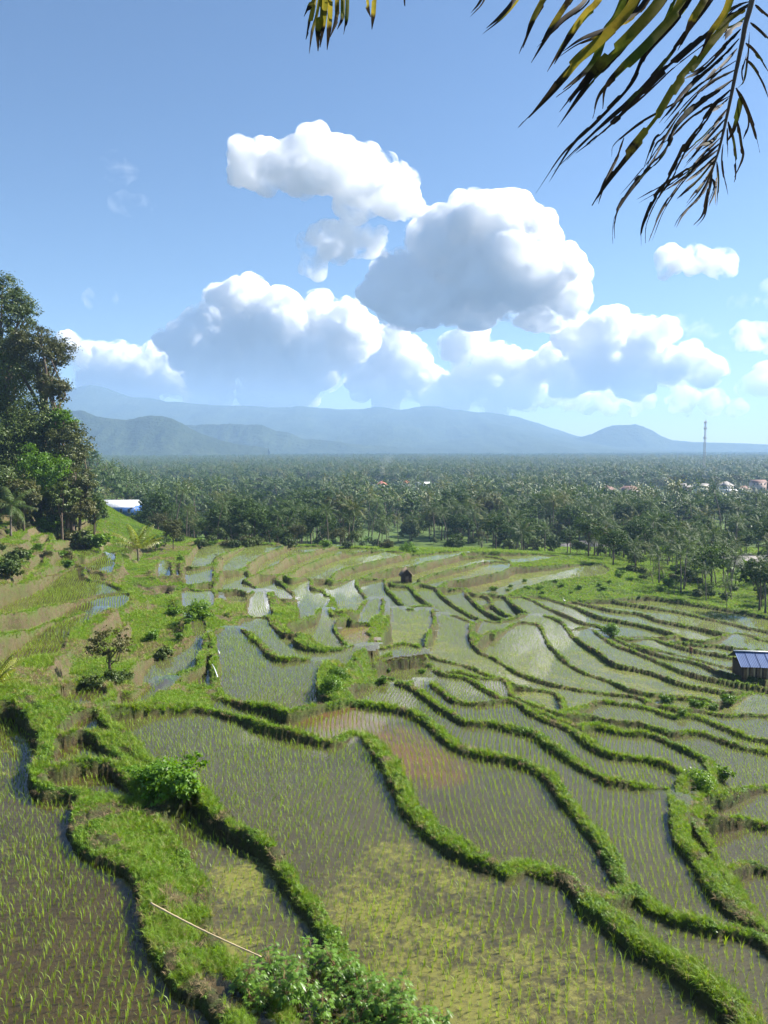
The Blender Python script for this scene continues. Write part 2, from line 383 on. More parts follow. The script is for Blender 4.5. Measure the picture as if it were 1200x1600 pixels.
# ---------------------------------------------------------------- field banks, each line walked along its crest: (half width m, rise m, points)
BANKS = [
 # outer closing lines beyond the frame
 (.4,.4,[(-60,1086),(-120,1092),(-170,1250),(-260,1480),(-330,1690),(100,1690),(700,1690),(1300,1690),(1390,1560),(1370,1300),(1330,1200),(1310,1080),(1300,1000),(1290,978)]),
 # bottom left pond
 (.5,.45,[(-60,1086),(0,1090),(30,1091),(48,1108),(70,1140),(70,1175),(62,1203),(76,1228),(108,1233),(138,1240),(126,1262),(119,1292),(134,1316),(165,1334),(202,1352),(226,1381),(239,1410),(243,1439),(257,1476),(280,1513),(315,1549),(352,1581),(380,1612),(430,1690)]),
 (.35,.35,[(138,1240),(185,1245),(228,1262),(258,1290),(272,1318),(293,1356),(314,1393),(318,1432),(330,1470),(360,1510),(420,1560),(470,1620),(520,1690)]),
 (.25,.35,[(72,1140),(97,1146),(128,1140),(154,1149),(170,1166),(200,1185)]),
 (.3,.35,[(64,1200),(92,1194),(147,1186),(176,1190),(198,1210),(212,1226)]),
 (.35,.35,[(152,1106),(172,1128),(200,1150),(225,1180),(262,1205),(302,1226),(330,1250),(356,1276),(389,1299),(414,1316),(437,1341),(462,1380),(484,1406),(506,1436),(525,1462),(548,1500),(600,1560),(650,1620),(690,1690)]),
 (.3,.3,[(212,1226),(228,1262)]),
 (.3,.3,[(228,1262),(270,1240),(302,1226)]),
 (.4,.4,[(200,1185),(212,1226)]),
 # big middle pond: top lip and right bank
 (.3,.3,[(70,1140),(110,1112),(152,1106),(180,1104),(230,1103),(280,1106),(330,1112),(380,1121),(430,1134),(480,1147),(522,1159)]),
 (.5,.5,[(522,1159),(556,1152),(583,1171),(605,1194),(622,1222),(636,1250),(657,1274),(679,1296),(715,1320),(752,1342),(796,1360),(820,1350),(846,1371),(887,1386),(915,1416),(947,1444),(977,1472),(1005,1497),(1040,1518),(1082,1546),(1117,1575),(1165,1612),(1220,1690)]),
 (.4,.4,[(915,1400),(945,1394),(992,1392),(1027,1424),(1066,1445),(1104,1466),(1150,1490),(1200,1519),(1300,1580),(1390,1620)]),
 (.4,.42,[(547,1094),(583,1103),(620,1116),(657,1132),(686,1153),(719,1175),(752,1186),(800,1199),(835,1214),(863,1235),(887,1266),(912,1298),(933,1326),(954,1354),(966,1374),(985,1393)]),
 (.4,.42,[(545,1066),(580,1068),(613,1074),(649,1087),(693,1110),(730,1127),(767,1134),(800,1145),(835,1155),(870,1175),(905,1193),(940,1214),(975,1228),(1010,1242),(1040,1252),(1056,1280)]),
 (.35,.4,[(613,1074),(657,1073),(704,1090),(750,1100),(800,1106),(845,1126),(884,1140),(922,1161),(950,1175),(985,1186),(1010,1193),(1045,1207),(1066,1222)]),
 (.35,.4,[(655,1045),(690,1066),(730,1076),(785,1094),(840,1110),(890,1129),(933,1132),(977,1142),(1017,1149),(1050,1162),(1083,1176),(1107,1187),(1113,1204)]),
 (.4,.4,[(820,1096),(873,1112),(917,1116),(950,1122),(1000,1129),(1050,1142),(1090,1146),(1133,1159),(1167,1169),(1200,1176),(1320,1200)]),
 (.45,.4,[(873,1112),(930,1101),(975,1104),(1017,1110),(1050,1119),(1083,1122),(1117,1132),(1167,1149),(1200,1156),(1320,1180)]),
 (.4,.4,[(1017,1110),(1020,1100),(1067,1106),(1100,1109),(1133,1116),(1200,1122),(1310,1140)]),
 (.6,.5,[(1066,1222),(1069,1250),(1066,1278),(1058,1302),(1062,1330),(1079,1354),(1097,1376),(1117,1411),(1138,1439),(1160,1458),(1200,1490),(1310,1560)]),
 (.4,.4,[(1113,1204),(1105,1230),(1088,1255),(1090,1281),(1104,1306),(1115,1330),(1129,1351),(1143,1376),(1160,1407),(1178,1428),(1200,1455),(1300,1530)]),
 (.3,.35,[(1056,1222),(1082,1230),(1105,1230)]),
 (.3,.35,[(1086,1262),(1117,1272),(1150,1277),(1177,1280),(1200,1287),(1330,1310)]),
 (.3,.35,[(1105,1238),(1130,1240),(1170,1231),(1200,1228),(1330,1224)]),
 (.3,.35,[(1135,1357),(1153,1350),(1178,1349),(1200,1358),(1360,1390)]),
 # silver pond
 (.35,.35,[(330,998),(334,1012),(334,1040),(338,1068),(352,1088),(376,1096),(405,1099),(430,1102),(451,1109),(475,1105),(495,1100),(547,1094)]),
 (.4,.4,[(548,1094),(520,1088),(504,1072),(503,1052),(515,1040)]),
 (.4,.4,[(548,1094),(540,1078),(545,1066)]),
 (.35,.4,[(330,998),(350,990),(366,984),(386,995),(402,1004),(420,1017),(441,1026),(470,1031),(500,1036),(520,1040),(545,1046),(560,1050)]),
 (.3,.3,[(360,958),(372,968),(366,984)]),
 (.3,.35,[(372,968),(395,965),(418,966),(426,974),(441,985),(456,990),(466,992),(464,1000),(481,1010),(501,1020),(530,1032),(560,1037),(590,1042),(612,1042),(590,1050),(565,1062),(545,1066)]),
 (.25,.3,[(466,990),(480,994),(496,1004),(510,1013),(522,1022),(545,1034)]),
 (.3,.35,[(205,1080),(232,1071),(268,1056),(299,1045),(314,1035),(320,1015),(323,1000),(326,984),(318,972),(306,960),(296,962),(296,985),(298,1004),(270,1020),(228,1030),(205,1036),(196,1055),(205,1080)]),
 (.25,.2,[(326,984),(330,998)]),
 (.25,.25,[(215,1104),(240,1090),(268,1072),(300,1068),(316,1078),(322,1096),(330,1112)]),
 (.25,.25,[(268,1072),(268,1056)]),
 # middle fields
 (.28,.35,[(525,968),(524,984),(534,998),(545,1010),(570,1018),(600,1028),(630,1035),(655,1045),(682,1056),(720,1061),(750,1070),(790,1078),(800,1090),(820,1096)]),
 (.3,.3,[(560,1050),(600,1047),(640,1050),(682,1056)]),
 (.25,.3,[(453,972),(475,965),(495,957),(513,948),(516,955),(540,960),(525,968)]),
 (.25,.3,[(453,972),(445,978),(456,990)]),
 (.25,.3,[(540,960),(553,969),(575,973),(580,984),(573,989),(581,1000),(579,1012),(592,1024)]),
 (.3,.35,[(540,956),(570,952),(598,949),(592,962),(578,974)]),
 (.3,.4,[(598,949),(607,957),(603,970),(597,985),(594,1005),(598,1026)]),
 (.3,.4,[(607,957),(625,957),(640,962),(660,962),(676,966),(678,976),(669,990),(665,1003),(668,1018),(680,1028),(700,1035),(730,1043),(760,1053),(790,1062),(820,1073),(845,1078),(866,1083),(878,1092),(882,1104)]),
 (.2,.25,[(650,1040),(682,1045),(720,1053),(760,1063),(805,1072),(820,1074)]),
 (.2,.25,[(682,962),(705,968),(738,977)]),
 (.3,.4,[(752,968),(738,977),(735,990),(739,1002),(751,1017),(775,1030),(800,1045),(825,1055),(860,1066),(900,1075),(940,1082),(1000,1090),(1020,1100)]),
 (.3,.4,[(775,985),(760,990),(742,1006)]),
 (.3,.35,[(770,990),(785,984),(800,980),(815,979),(838,982),(846,986),(856,1003),(870,1017),(882,1030),(905,1045),(925,1053),(950,1061),(970,1070),(992,1077),(1010,1080),(1040,1083),(1070,1087),(1102,1090),(1115,1098)]),
 (.3,.35,[(752,968),(775,972),(800,971),(830,967),(850,971),(870,977),(885,985),(895,993),(915,1005),(932,1015),(945,1025),(965,1036),(990,1042),(1015,1048),(1040,1057),(1075,1068),(1110,1074),(1140,1079),(1175,1083),(1300,1100)]),
 (.3,.3,[(1175,1083),(1150,1092),(1115,1098),(1067,1106)]),
 (.3,.35,[(885,985),(920,987),(940,996),(965,1007),(985,1014),(1010,1024),(1040,1036),(1060,1044),(1090,1053),(1130,1061),(1160,1066),(1200,1073),(1305,1090)]),
 (.25,.35,[(920,987),(945,991),(965,999),(985,1007),(1010,1015),(1040,1024),(1075,1031),(1100,1038),(1130,1049),(1165,1056),(1200,1062),(1305,1080)]),
 (.25,.3,[(985,1004),(1005,1009),(1030,1015),(1050,1020),(1080,1027),(1110,1035),(1140,1042),(1165,1047),(1200,1052),(1305,1066)]),
 (.3,.3,[(960,994),(985,998),(1018,998),(1040,1004),(1065,1010),(1090,1015),(1120,1020),(1150,1025),(1200,1030),(1303,1046)]),
 (.25,.3,[(1055,1003),(1100,1006),(1130,1008),(1160,1013),(1200,1016),(1300,1028)]),
 (.35,.35,[(950,985),(962,994),(1000,995),(1040,995),(1058,993),(1075,998),(1100,1000),(1120,997),(1142,992),(1155,992),(1180,996),(1200,1000),(1298,1008)]),
 (.25,.3,[(1058,993),(1060,1004)]),
 # long narrow ponds, right
 (.25,.33,[(815,932),(830,938),(845,945),(870,955),(890,963),(912,972),(936,977),(952,986)]),
 (.25,.33,[(845,932),(860,936),(880,943),(905,950),(930,960),(960,967),(1000,975),(1040,985),(1058,992)]),
 (.25,.33,[(895,939),(930,947),(960,953),(1000,958),(1030,968),(1060,974),(1090,980),(1120,986),(1150,991)]),
 (.25,.33,[(960,938),(1000,945),(1030,950),(1060,955),(1100,964),(1140,973),(1170,980),(1200,985),(1298,1002)]),
 (.35,.4,[(880,943),(895,939),(930,938),(962,936),(1010,931),(1050,937),(1090,944),(1130,951),(1160,956),(1200,964),(1290,978)]),
 # small fields in front of the thatched hut
 (.25,.3,[(518,909),(535,908),(557,906),(580,905),(602,905)]),
 (.3,.38,[(557,906),(559,917),(570,931),(580,941),(598,949)]),
 (.3,.38,[(602,905),(604,918),(615,930),(626,941),(634,949),(625,957)]),
 (.25,.3,[(602,908),(620,913),(640,915),(655,911),(675,916),(682,919)]),
 (.3,.35,[(640,915),(650,927),(661,937),(674,946),(684,956),(676,966)]),
 (.2,.25,[(634,948),(655,947),(674,946)]),
 (.3,.38,[(682,919),(692,931),(706,942),(720,952),(735,960),(752,968)]),
 (.3,.35,[(682,919),(700,919),(727,919)]),
 (.28,.35,[(727,919),(731,930),(745,944),(760,955),(776,963),(800,971)]),
 (.25,.3,[(727,919),(740,927),(756,930),(767,936),(770,945),(782,954),(800,963),(818,966)]),
 (.2,.25,[(752,947),(768,944)]),
 (.28,.35,[(740,927),(765,928),(788,931),(801,942),(815,952),(831,960),(850,965)]),
 (.3,.35,[(788,931),(815,932),(845,932),(880,943)]),
 # left middle fields
 (.25,.3,[(455,904),(485,904),(488,918),(503,922),(509,931),(520,938),(540,956)]),
 (.25,.35,[(520,938),(513,948)]),
 (.28,.35,[(453,972),(462,955),(460,938),(452,922),(445,913),(432,905),(440,898),(455,904)]),
 (.25,.3,[(402,898),(420,899),(440,898)]),
 (.25,.3,[(382,906),(394,913),(402,924),(402,934),(418,934),(432,934),(448,938),(460,938)]),
 (.25,.3,[(382,906),(392,902),(402,898)]),
 (.25,.3,[(402,934),(388,942),(380,955),(395,964),(418,964),(432,958),(426,950),(420,942),(422,934)]),
 (.25,.3,[(345,893),(365,893),(385,892),(392,902)]),
 (.25,.3,[(345,893),(340,905),(334,921),(350,922),(368,921),(384,926),(402,934)]),
 (.25,.3,[(283,886),(305,886),(325,884),(336,880)]),
 (.25,.3,[(283,886),(285,900),(288,913),(305,912),(322,910),(334,904),(336,880)]),
 (.25,.3,[(288,913),(280,928),(281,945),(300,947),(326,951),(338,940),(335,927),(312,925),(300,920),(305,912)]),
 (.3,.35,[(335,927),(350,935),(372,945),(360,958)]),
 (.25,.3,[(240,902),(255,900),(270,899),(270,888),(268,878),(248,879),(240,890),(240,902)]),
 # far stepped fields
 (.3,.4,[(270,848),(290,842),(330,845),(345,848),(390,851),(420,855),(462,857),(533,859),(600,863),(640,866),(700,864),(730,864),(760,863),(800,864),(838,866),(862,869),(900,872),(940,878)]),
 (.3,.4,[(283,886),(290,870),(303,856),(312,851),(325,849),(345,847)]),
 (.3,.4,[(336,880),(345,868),(360,862),(374,857),(387,852)]),
 (.3,.4,[(345,893),(378,890),(391,880),(406,870),(425,862),(440,859),(460,857)]),
 (.3,.4,[(402,898),(425,886),(446,873),(470,866),(500,861),(533,859)]),
 (.3,.4,[(440,898),(456,895),(471,886),(490,878),(506,872),(526,867),(560,864),(600,863)]),
 (.3,.4,[(485,904),(516,905),(523,896),(541,888),(559,883),(580,878),(602,873),(625,870),(640,866)]),
 (.3,.4,[(557,906),(571,901),(581,897),(601,891),(626,886),(648,884),(670,878),(700,873),(716,870),(730,864)]),
 (.3,.4,[(655,905),(672,898),(692,893),(711,888),(735,884),(746,880),(775,877),(800,880),(830,878),(862,873),(900,872)]),
 (.3,.4,[(716,870),(740,869),(765,868),(790,874),(800,880)]),
 (.3,.4,[(682,919),(702,908),(730,905),(760,899),(786,894),(800,888),(830,886),(860,884),(900,882),(940,883)]),
 (.3,.35,[(800,888),(800,880)]),
 (.35,.4,[(788,931),(812,922),(836,914),(860,908),(900,903),(936,901),(955,895),(940,883)]),
 # left hillside steps
 (.4,.3,[(-70,1050),(-80,1000),(-80,970),(-80,925)]),
 (.4,.3,[(-70,1050),(0,1046),(25,1038),(50,1030),(85,1024),(106,1014),(118,998),(140,990),(168,978)]),
 (.4,.3,[(-80,1000),(0,990),(50,984),(72,977),(102,974),(142,968),(168,962),(168,978)]),
 (.4,.3,[(-80,970),(0,960),(40,955),(92,944),(132,939),(166,936),(200,938),(205,950),(168,962)]),
 (.4,.3,[(-80,925),(0,913),(45,909),(100,901),(129,902),(136,914),(165,922),(200,938)]),
 (.4,.3,[(45,909),(72,888),(100,884),(118,880),(140,890),(165,900),(165,922)]),
 (.4,.3,[(72,888),(80,864),(116,865),(130,869),(160,871),(182,868),(180,890),(165,900)]),
 (.4,.3,[(116,865),(118,880)]),
 (.4,.3,[(80,864),(80,849),(100,845),(121,848),(141,855),(160,871)]),
 (.4,.3,[(80,849),(86,825),(106,818),(130,813),(152,819),(150,838),(141,855)]),
 (.3,.3,[(80,1086),(92,1070),(130,1068),(165,1074),(175,1086),(150,1098),(110,1098),(80,1086)]),
]
DRY = [(170,1130),(545,1078),(640,1060),(280,1100),(1100,1225),(1080,1300),(280,1400),(1090,1390),(850,912),(330,960),(230,1200),(250,1260),(480,1000),(440,945),(520,1060),
       (590,970),(310,1085),(365,945),(760,990),(1150,1475),(900,890),(170,1000),(470,950)]

def catmull(p, step):
    p = np.asarray(p, float)
    if len(p) < 3:
        q = p
        n = max(2, int(np.linalg.norm(p[1] - p[0]) / step) + 1)
        return p[0] + (p[1] - p[0]) * np.linspace(0, 1, n)[:, None]
    e = np.r_[[2 * p[0] - p[1]], p, [2 * p[-1] - p[-2]]]
    out = []
    for i in range(len(p) - 1):
        a, b, c, d = e[i:i + 4]
        n = max(2, int(np.linalg.norm(c - b) / step) + 1)
        t = np.linspace(0, 1, n, endpoint=False)[:, None]
        out.append(0.5 * (2 * b + (c - a) * t + (2 * a - 5 * b + 4 * c - d) * t * t + (3 * b - a - 3 * c + d) * t ** 3))
    out.append(p[-1:])
    return np.concatenate(out)

RS = 0.25
RX0, RX1, RY0, RY1 = -120.0, 150.0, 10.0, 242.0
RW, RH = int((RX1 - RX0) / RS), int((RY1 - RY0) / RS)

def label_cells(barrier):
    """connected open cells of the raster, by runs and union-find"""
    H, W = barrier.shape
    parent = [0]
    def find(a):
        while parent[a] != a:
            parent[a] = parent[parent[a]]
            a = parent[a]
        return a
    lab = np.zeros((H, W), int)
    prev = []
    for r in range(H):
        row = ~barrier[r]
        d = np.diff(np.r_[0, row.astype(np.int8), 0])
        st, en = np.where(d == 1)[0], np.where(d == -1)[0]
        cur = []
        for s, e in zip(st, en):
            l = 0
            for (ps, pe, pl) in prev:
                if ps < e and pe > s:
                    f = find(pl)
                    if l == 0: l = f
                    elif f != l:
                        parent[f] = l
            if l == 0:
                parent.append(len(parent)); l = len(parent) - 1
            cur.append((s, e, l))
            lab[r, s:e] = l
        prev = cur
    root = np.array([find(i) for i in range(len(parent))])
    lab = root[lab]
    u, inv = np.unique(lab, return_inverse=True)
    return inv.reshape(lab.shape)  # 0 = barrier

def build_banks():
    rng = np.random.default_rng(4)
    lifts = [np.zeros(len(b[2])) for b in BANKS]
    crest_z = [None] * len(BANKS)
    res = None
    for it in range(1):
        lines = []
        for k, (w, rise, pts) in enumerate(BANKS):
            pp = np.array(pts, float)
            if crest_z[k] is None:
                P = hit(pp[:, 0], pp[:, 1], 10., 200.)
            else:
                P = at_z(pp[:, 0], pp[:, 1], crest_z[k])
            lines.append(catmull(P[:, :2], 0.45))
        bar = np.zeros((RH, RW), bool)
        for L in lines:
            seg = np.linalg.norm(np.diff(L, axis=0), axis=1)
            for i in range(len(L) - 1):
                n = int(seg[i] / 0.1) + 2
                q = L[i] + (L[i + 1] - L[i]) * np.linspace(0, 1, n)[:, None]
                rr = 1 + (1 if L[i][1] > 90 else 0)
                ix = ((q[:, 0] - RX0) / RS).astype(int); iy = ((q[:, 1] - RY0) / RS).astype(int)
                for dx in range(-rr, rr + 1):
                    for dy in range(-rr, rr + 1):
                        jx, jy = ix + dx, iy + dy
                        ok = (jx >= 0) & (jx < RW) & (jy >= 0) & (jy < RH)
                        bar[jy[ok], jx[ok]] = True
        lab = label_cells(bar)
        n = lab.max() + 1
        yy, xx = np.mgrid[0:RH, 0:RW]
        X = RX0 + (xx + .5) * RS; Y = RY0 + (yy + .5) * RS
        Z = zsm(X, Y)
        area = np.bincount(lab.ravel(), minlength=n) * RS * RS
        edge = np.zeros(n, bool)
        for e in (lab[0], lab[-1], lab[:, 0], lab[:, -1]): edge[np.unique(e)] = True
        order = np.argsort(lab.ravel(), kind='stable')
        sl = lab.ravel()[order]; zs = Z.ravel()[order]
        starts = np.searchsorted(sl, np.arange(n)); ends = np.searchsorted(sl, np.arange(n), 'right')
        level = np.full(n, np.nan)
        dry = np.zeros(n, bool)
        for (sx, sy) in DRY:
            q = hit(sx, sy)[0]
            jx, jy = int((q[0] - RX0) / RS), int((q[1] - RY0) / RS)
            if 0 <= jx < RW and 0 <= jy < RH:
                l = lab[jy, jx]
                if l > 0 and area[l] < 120: dry[l] = True
        span = np.zeros(n)
        for l in range(1, n):
            if edge[l] or area[l] < 1.2 or area[l] > 2500 or dry[l]: continue
            z = zs[starts[l]:ends[l]]
            span[l] = np.percentile(z, 95) - np.percentile(z, 5)
            if span[l] > 7.0: continue
            level[l] = np.percentile(z, 35) - np.interp(RY0 + RS * (np.where(lab == l)[0].mean()), [20, 34, 60, 120], [.38, .44, .52, .58])
        # crest heights from the fields on both sides
        newcz = []
        samp = []
        for k, (w, rise, pts) in enumerate(BANKS):
            L = lines[k]
            T = np.gradient(L, axis=0); T /= np.linalg.norm(T, axis=1)[:, None] + 1e-9
            N = np.c_[-T[:, 1], T[:, 0]]
            best = np.full(len(L), -np.inf)
            low = np.full(len(L), np.inf)
            for off in (0.7, 1.1, -0.7, -1.1):
                q = L + N * off
                jx = np.clip(((q[:, 0] - RX0) / RS).astype(int), 0, RW - 1); jy = np.clip(((q[:, 1] - RY0) / RS).astype(int), 0, RH - 1)
                lv = level[lab[jy, jx]]
                best = np.fmax(best, lv)
                low = np.fmin(low, lv)
            zb = zsm(L[:, 0], L[:, 1])
            cz = np.maximum(zb, np.where(np.isfinite(best), best + rise * .6, -99))
            # where only dry ground lies on the other side keep the hillside
            # smooth along the line
            ker = np.ones(7) / 7
            cz = np.convolve(np.pad(cz, 3, 'edge'), ker, 'valid')
            samp.append(cz)
            # crest z back at the survey points
            pp = np.array(pts, float)
            P = hit(pp[:, 0], pp[:, 1], 10., 200.) if crest_z[k] is None else at_z(pp[:, 0], pp[:, 1], crest_z[k])
            d = ((P[:, None, :2] - L[None]) ** 2).sum(-1)
            newcz.append(cz[d.argmin(1)])
        res = (lines, samp, lab, level, area, span)
        crest_z = newcz
    return res
# ================================================================ the ground: one sheet from the viewpoint to the foot of the mountains
LINES, CRESTS, LAB, LEVEL, AREA, SPAN = build_banks()
_rows = [3.0]
while _rows[-1] < 12.0: _rows.append(_rows[-1] + 0.5)
while _rows[-1] < 250.0: _rows.append(_rows[-1] + 0.0042 * _rows[-1] + 0.008)
while _rows[-1] < 7600.0: _rows.append(_rows[-1] * 1.03)
FY = np.array(_rows); NC = 640
FU = np.linspace(-0.68, 0.68, NC)
GX_ = FU[None, :] * (FY[:, None] + 8.0); GY_ = np.repeat(FY[:, None], NC, 1)
NR = len(FY)

def _lookup(x, y):
    jx = ((x - RX0) / RS).astype(int); jy = ((y - RY0) / RS).astype(int)
    ok = (jx >= 0) & (jx < RW) & (jy >= 0) & (jy < RH)
    return np.where(ok, LAB[np.clip(jy, 0, RH - 1), np.clip(jx, 0, RW - 1)], -1)

# every bank point belongs to the field on its side of the crest
LABF = LAB.copy()
for _ in range(7):
    z = LABF == 0
    if not z.any(): break
    for dy, dx in ((0, 1), (0, -1), (1, 0), (-1, 0)):
        nb = np.roll(LABF, (dy, dx), (0, 1))
        LABF = np.where((LABF == 0) & z, nb, LABF)
def _side(x, y):
    jx = ((x - RX0) / RS).astype(int); jy = ((y - RY0) / RS).astype(int)
    ok = (jx >= 0) & (jx < RW) & (jy >= 0) & (jy < RH)
    return np.where(ok, LABF[np.clip(jy, 0, RH - 1), np.clip(jx, 0, RW - 1)], -1)

def bank_fields():
    D = np.full((NR, NC), 9.0); W = np.zeros((NR, NC)); WC = np.zeros((NR, NC)); HW = np.full((NR, NC), 0.3)
    rng = np.random.default_rng(7)
    REACH = 2.4
    for (w, rise, _), L, C in zip(BANKS, LINES, CRESTS):
        s = np.r_[0, np.cumsum(np.linalg.norm(np.diff(L, axis=0), axis=1))]
        T = np.gradient(L, axis=0); T /= np.linalg.norm(T, axis=1)[:, None] + 1e-9
        wob = (fbm(L[:, 0] * .7, L[:, 1] * .7, 3) - .5) * 0.34
        Lw = L + np.c_[-T[:, 1], T[:, 0]] * wob[:, None]
        hw = (.54 * w + .02) * (1 - .25 * sstep(40, 80, L[:, 1])) * (0.7 + 0.6 * fbm(L[:, 0] * .55 + 40, L[:, 1] * .55, 11))
        hw = np.maximum(hw, .10 + .14 * sstep(60, 130, L[:, 1]))
        cc = C + (fbm(L[:, 0] * 1.3, L[:, 1] * 1.3, 21) - .5) * 0.16 + .10 * sstep(70, 130, L[:, 1])
        idx = list(range(0, len(Lw) - 1, 2))
        for i in idx:
            j = min(i + 2, len(Lw) - 1)
            a, b = Lw[i], Lw[j]
            if max(a[1], b[1]) > 252: continue
            y0, y1 = min(a[1], b[1]) - REACH, max(a[1], b[1]) + REACH
            r0, r1 = np.searchsorted(FY, y0), np.searchsorted(FY, y1)
            if r1 <= r0: continue
            x0, x1 = min(a[0], b[0]) - REACH, max(a[0], b[0]) + REACH
            us = [x / (y + 8.0) for x in (x0, x1) for y in (max(y0, 3), y1)]
            c0, c1 = np.searchsorted(FU, min(us)), np.searchsorted(FU, max(us))
            if c1 <= c0: continue
            X = GX_[r0:r1, c0:c1]; Y = GY_[r0:r1, c0:c1]
            e = b - a; ll = e @ e + 1e-9
            t = np.clip(((X - a[0]) * e[0] + (Y - a[1]) * e[1]) / ll, 0, 1)
            d2 = (X - a[0] - t * e[0]) ** 2 + (Y - a[1] - t * e[1]) ** 2
            d = np.sqrt(d2)
            wt = math.sqrt(ll) / (d2 + 0.04) ** 2
            W[r0:r1, c0:c1] += wt; WC[r0:r1, c0:c1] += wt * (cc[i] * (1 - t) + cc[j] * t)
            Dn = D[r0:r1, c0:c1]
            m = d < Dn
            Dn[m] = d[m]
            HW[r0:r1, c0:c1][m] = (hw[i] * (1 - t) + hw[j] * t)[m]
    return D, np.where(W > 0, WC / np.maximum(W, 1e-12), 0), HW
BD, BC, BHW = bank_fields()
CELL = _side(GX_, GY_)
ZS = zsm(GX_, GY_)
WETL = np.where(CELL > 0, LEVEL[np.maximum(CELL, 0)], np.nan)      # water level of the field a point lies in
# points on the banks themselves take no field
def _spread(a):
    """give bank points the level of the lowest neighbouring field within reach"""
    return a
lump = (fbm(GX_ * 2.2, GY_ * 2.2, 5, 4) - .5)
big = (fbm(GX_ * .35, GY_ * .35, 9, 3) - .5)
inb = BD < 2.35
wet = np.isfinite(WETL)
face_w = np.clip((BC - WETL) * 0.24, 0.10, .6)
edge_wob = (fbm(GX_ * 1.7, GY_ * 1.7, 205, 3) - .5) * .22 * sstep(150, 60, GY_)
tf = np.clip((BD + edge_wob * (BD > .12) - BHW) / np.where(wet, face_w, 1.0), 0, 1)
tfs = tf * tf * (3 - 2 * tf)
bed = WETL - 0.10 + lump * 0.05
h_wet = BC * (1 - tfs) + bed * tfs + (1 - tfs) * lump * 0.16
dry_t = sstep(0.5, 2.3, BD)
h_dry = np.where(inb, BC * (1 - dry_t) + ZS * dry_t, ZS)
h_dry = h_dry + lump * 0.22 * sstep(300, 60, GY_) + big * (0.5 + .9 * sstep(-8, -20, GX_)) * sstep(0.5, 3, BD) * sstep(300, 60, GY_)
barrier = CELL == 0
h_bar = np.where(inb, BC, ZS) + lump * 0.16
HZ = np.where(barrier, h_bar, np.where(wet, h_wet, h_dry))
# the top of a bank is rounded
HZ = HZ - np.where(inb & (BD < BHW), 0.10 * (BD / np.maximum(BHW, .05)) ** 2, 0) * (~wet | (tf < 1))
# far plain: gentle swell
HZ = HZ + (fbm(GX_ / 90., GY_ / 90., 31) - .5) * 5.0 * sstep(330, 700, GY_)
# stepped fields seen between the trees at the edge of the plain
stepm = sstep(185, 205, GY_ + .0 * GX_) * sstep(480, 400, GY_) * sstep(-40, 0, GX_)
q = HZ / 1.1 + .35 * (fbm(GX_ / 30., GY_ / 30., 44) - .5)
HZ = HZ * (1 - stepm) + stepm * 1.1 * (np.floor(q) + sstep(0.86, 1.0, q - np.floor(q)))

# the left slope is cut into narrow grassy steps
step2 = sstep(-9, -15, GX_) * sstep(38, 44, GY_) * sstep(168, 150, GY_) * (~wet) * sstep(.3, 1.0, BD)
q2 = HZ / 1.25 + .5 * (fbm(GX_ / 9., GY_ / 9., 245) - .5)
f2 = q2 - np.floor(q2)
HZ = HZ * (1 - step2) + step2 * (1.25 * (np.floor(q2) + sstep(.68, .98, f2) - (q2 - HZ / 1.25)) + .12)
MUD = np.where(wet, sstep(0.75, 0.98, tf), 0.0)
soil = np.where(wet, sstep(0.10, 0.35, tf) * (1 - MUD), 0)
# bare earth: faces of the banks and cuts of the slope
gy, gx = np.gradient(HZ)
sl = np.sqrt((gx / np.gradient(GX_, axis=1)) ** 2 + (gy / np.gradient(GY_, axis=0)) ** 2)
cut = sstep(0.55, 1.0, sl) * sstep(0.42, 0.62, fbm(GX_ * .35 + 5, GY_ * .35, 77)) * (GY_ < 200)
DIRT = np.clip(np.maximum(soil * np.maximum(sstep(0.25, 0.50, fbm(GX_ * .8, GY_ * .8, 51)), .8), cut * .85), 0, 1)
bare = sstep(.62, .72, fbm(GX_ * .9 + 3, GY_ * .9, 141)) * (BD < 1.0) * (~wet | (tf < .5)) * (GY_ < 120)
bare = np.maximum(bare, sstep(.56, .66, fbm(GX_ * .22 + 3, GY_ * .22, 143)) * sstep(-8, -14, GX_) * (GY_ > 36) * (GY_ < 170) * (1 - MUD) * .8)
DIRT = np.maximum(DIRT, bare * .85 * (1 - MUD))
DIRT = np.maximum(DIRT, step2 * sstep(.62, .72, f2) * sstep(.30, .45, fbm(GX_ * .3, GY_ * .3, 247)))
TAN = np.clip(sstep(118, 150, GY_) * sstep(45, 0, GX_) * 0.8 + sstep(-6, -16, GX_) * sstep(34, 42, GY_) * .7, 0, 1) * (0.45 + 0.55 * fbm(GX_ * .3, GY_ * .3, 61))

m_ground, nt, out = material('ground_soil_and_turf'); b = NB(nt)
pos = b.pos()
n1 = b.noise(0.9, 6, 0.6, pos); n2 = b.noise(7.0, 5, 0.65, pos); n3 = b.noise(0.05, 4, 0.6, pos)
turf = b.mix(n2, (0.022, 0.050, 0.007), (0.080, 0.135, 0.018))
turf = b.mix(b.math('MULTIPLY_ADD', n1, 1.6, -0.55, clamp=True), turf, (0.085, 0.095, 0.022))
shaded_soil = b.ramp(n2, [(0.3, (0.016, 0.012, 0.008)), (0.7, (0.060, 0.044, 0.028))])  # dark earth, its colour lowered further to paint deeper shade on bank faces
tansoil = b.ramp(n2, [(0.3, (0.085, 0.06, 0.035)), (0.7, (0.21, 0.15, 0.09))])
dirt = b.mix(b.attr('tan'), shaded_soil, tansoil)
mud = b.ramp(n1, [(0.3, (0.042, 0.029, 0.012)), (0.7, (0.088, 0.062, 0.026))])
plainc = b.mix(n3, (0.05, 0.085, 0.018), (0.095, 0.15, 0.03))
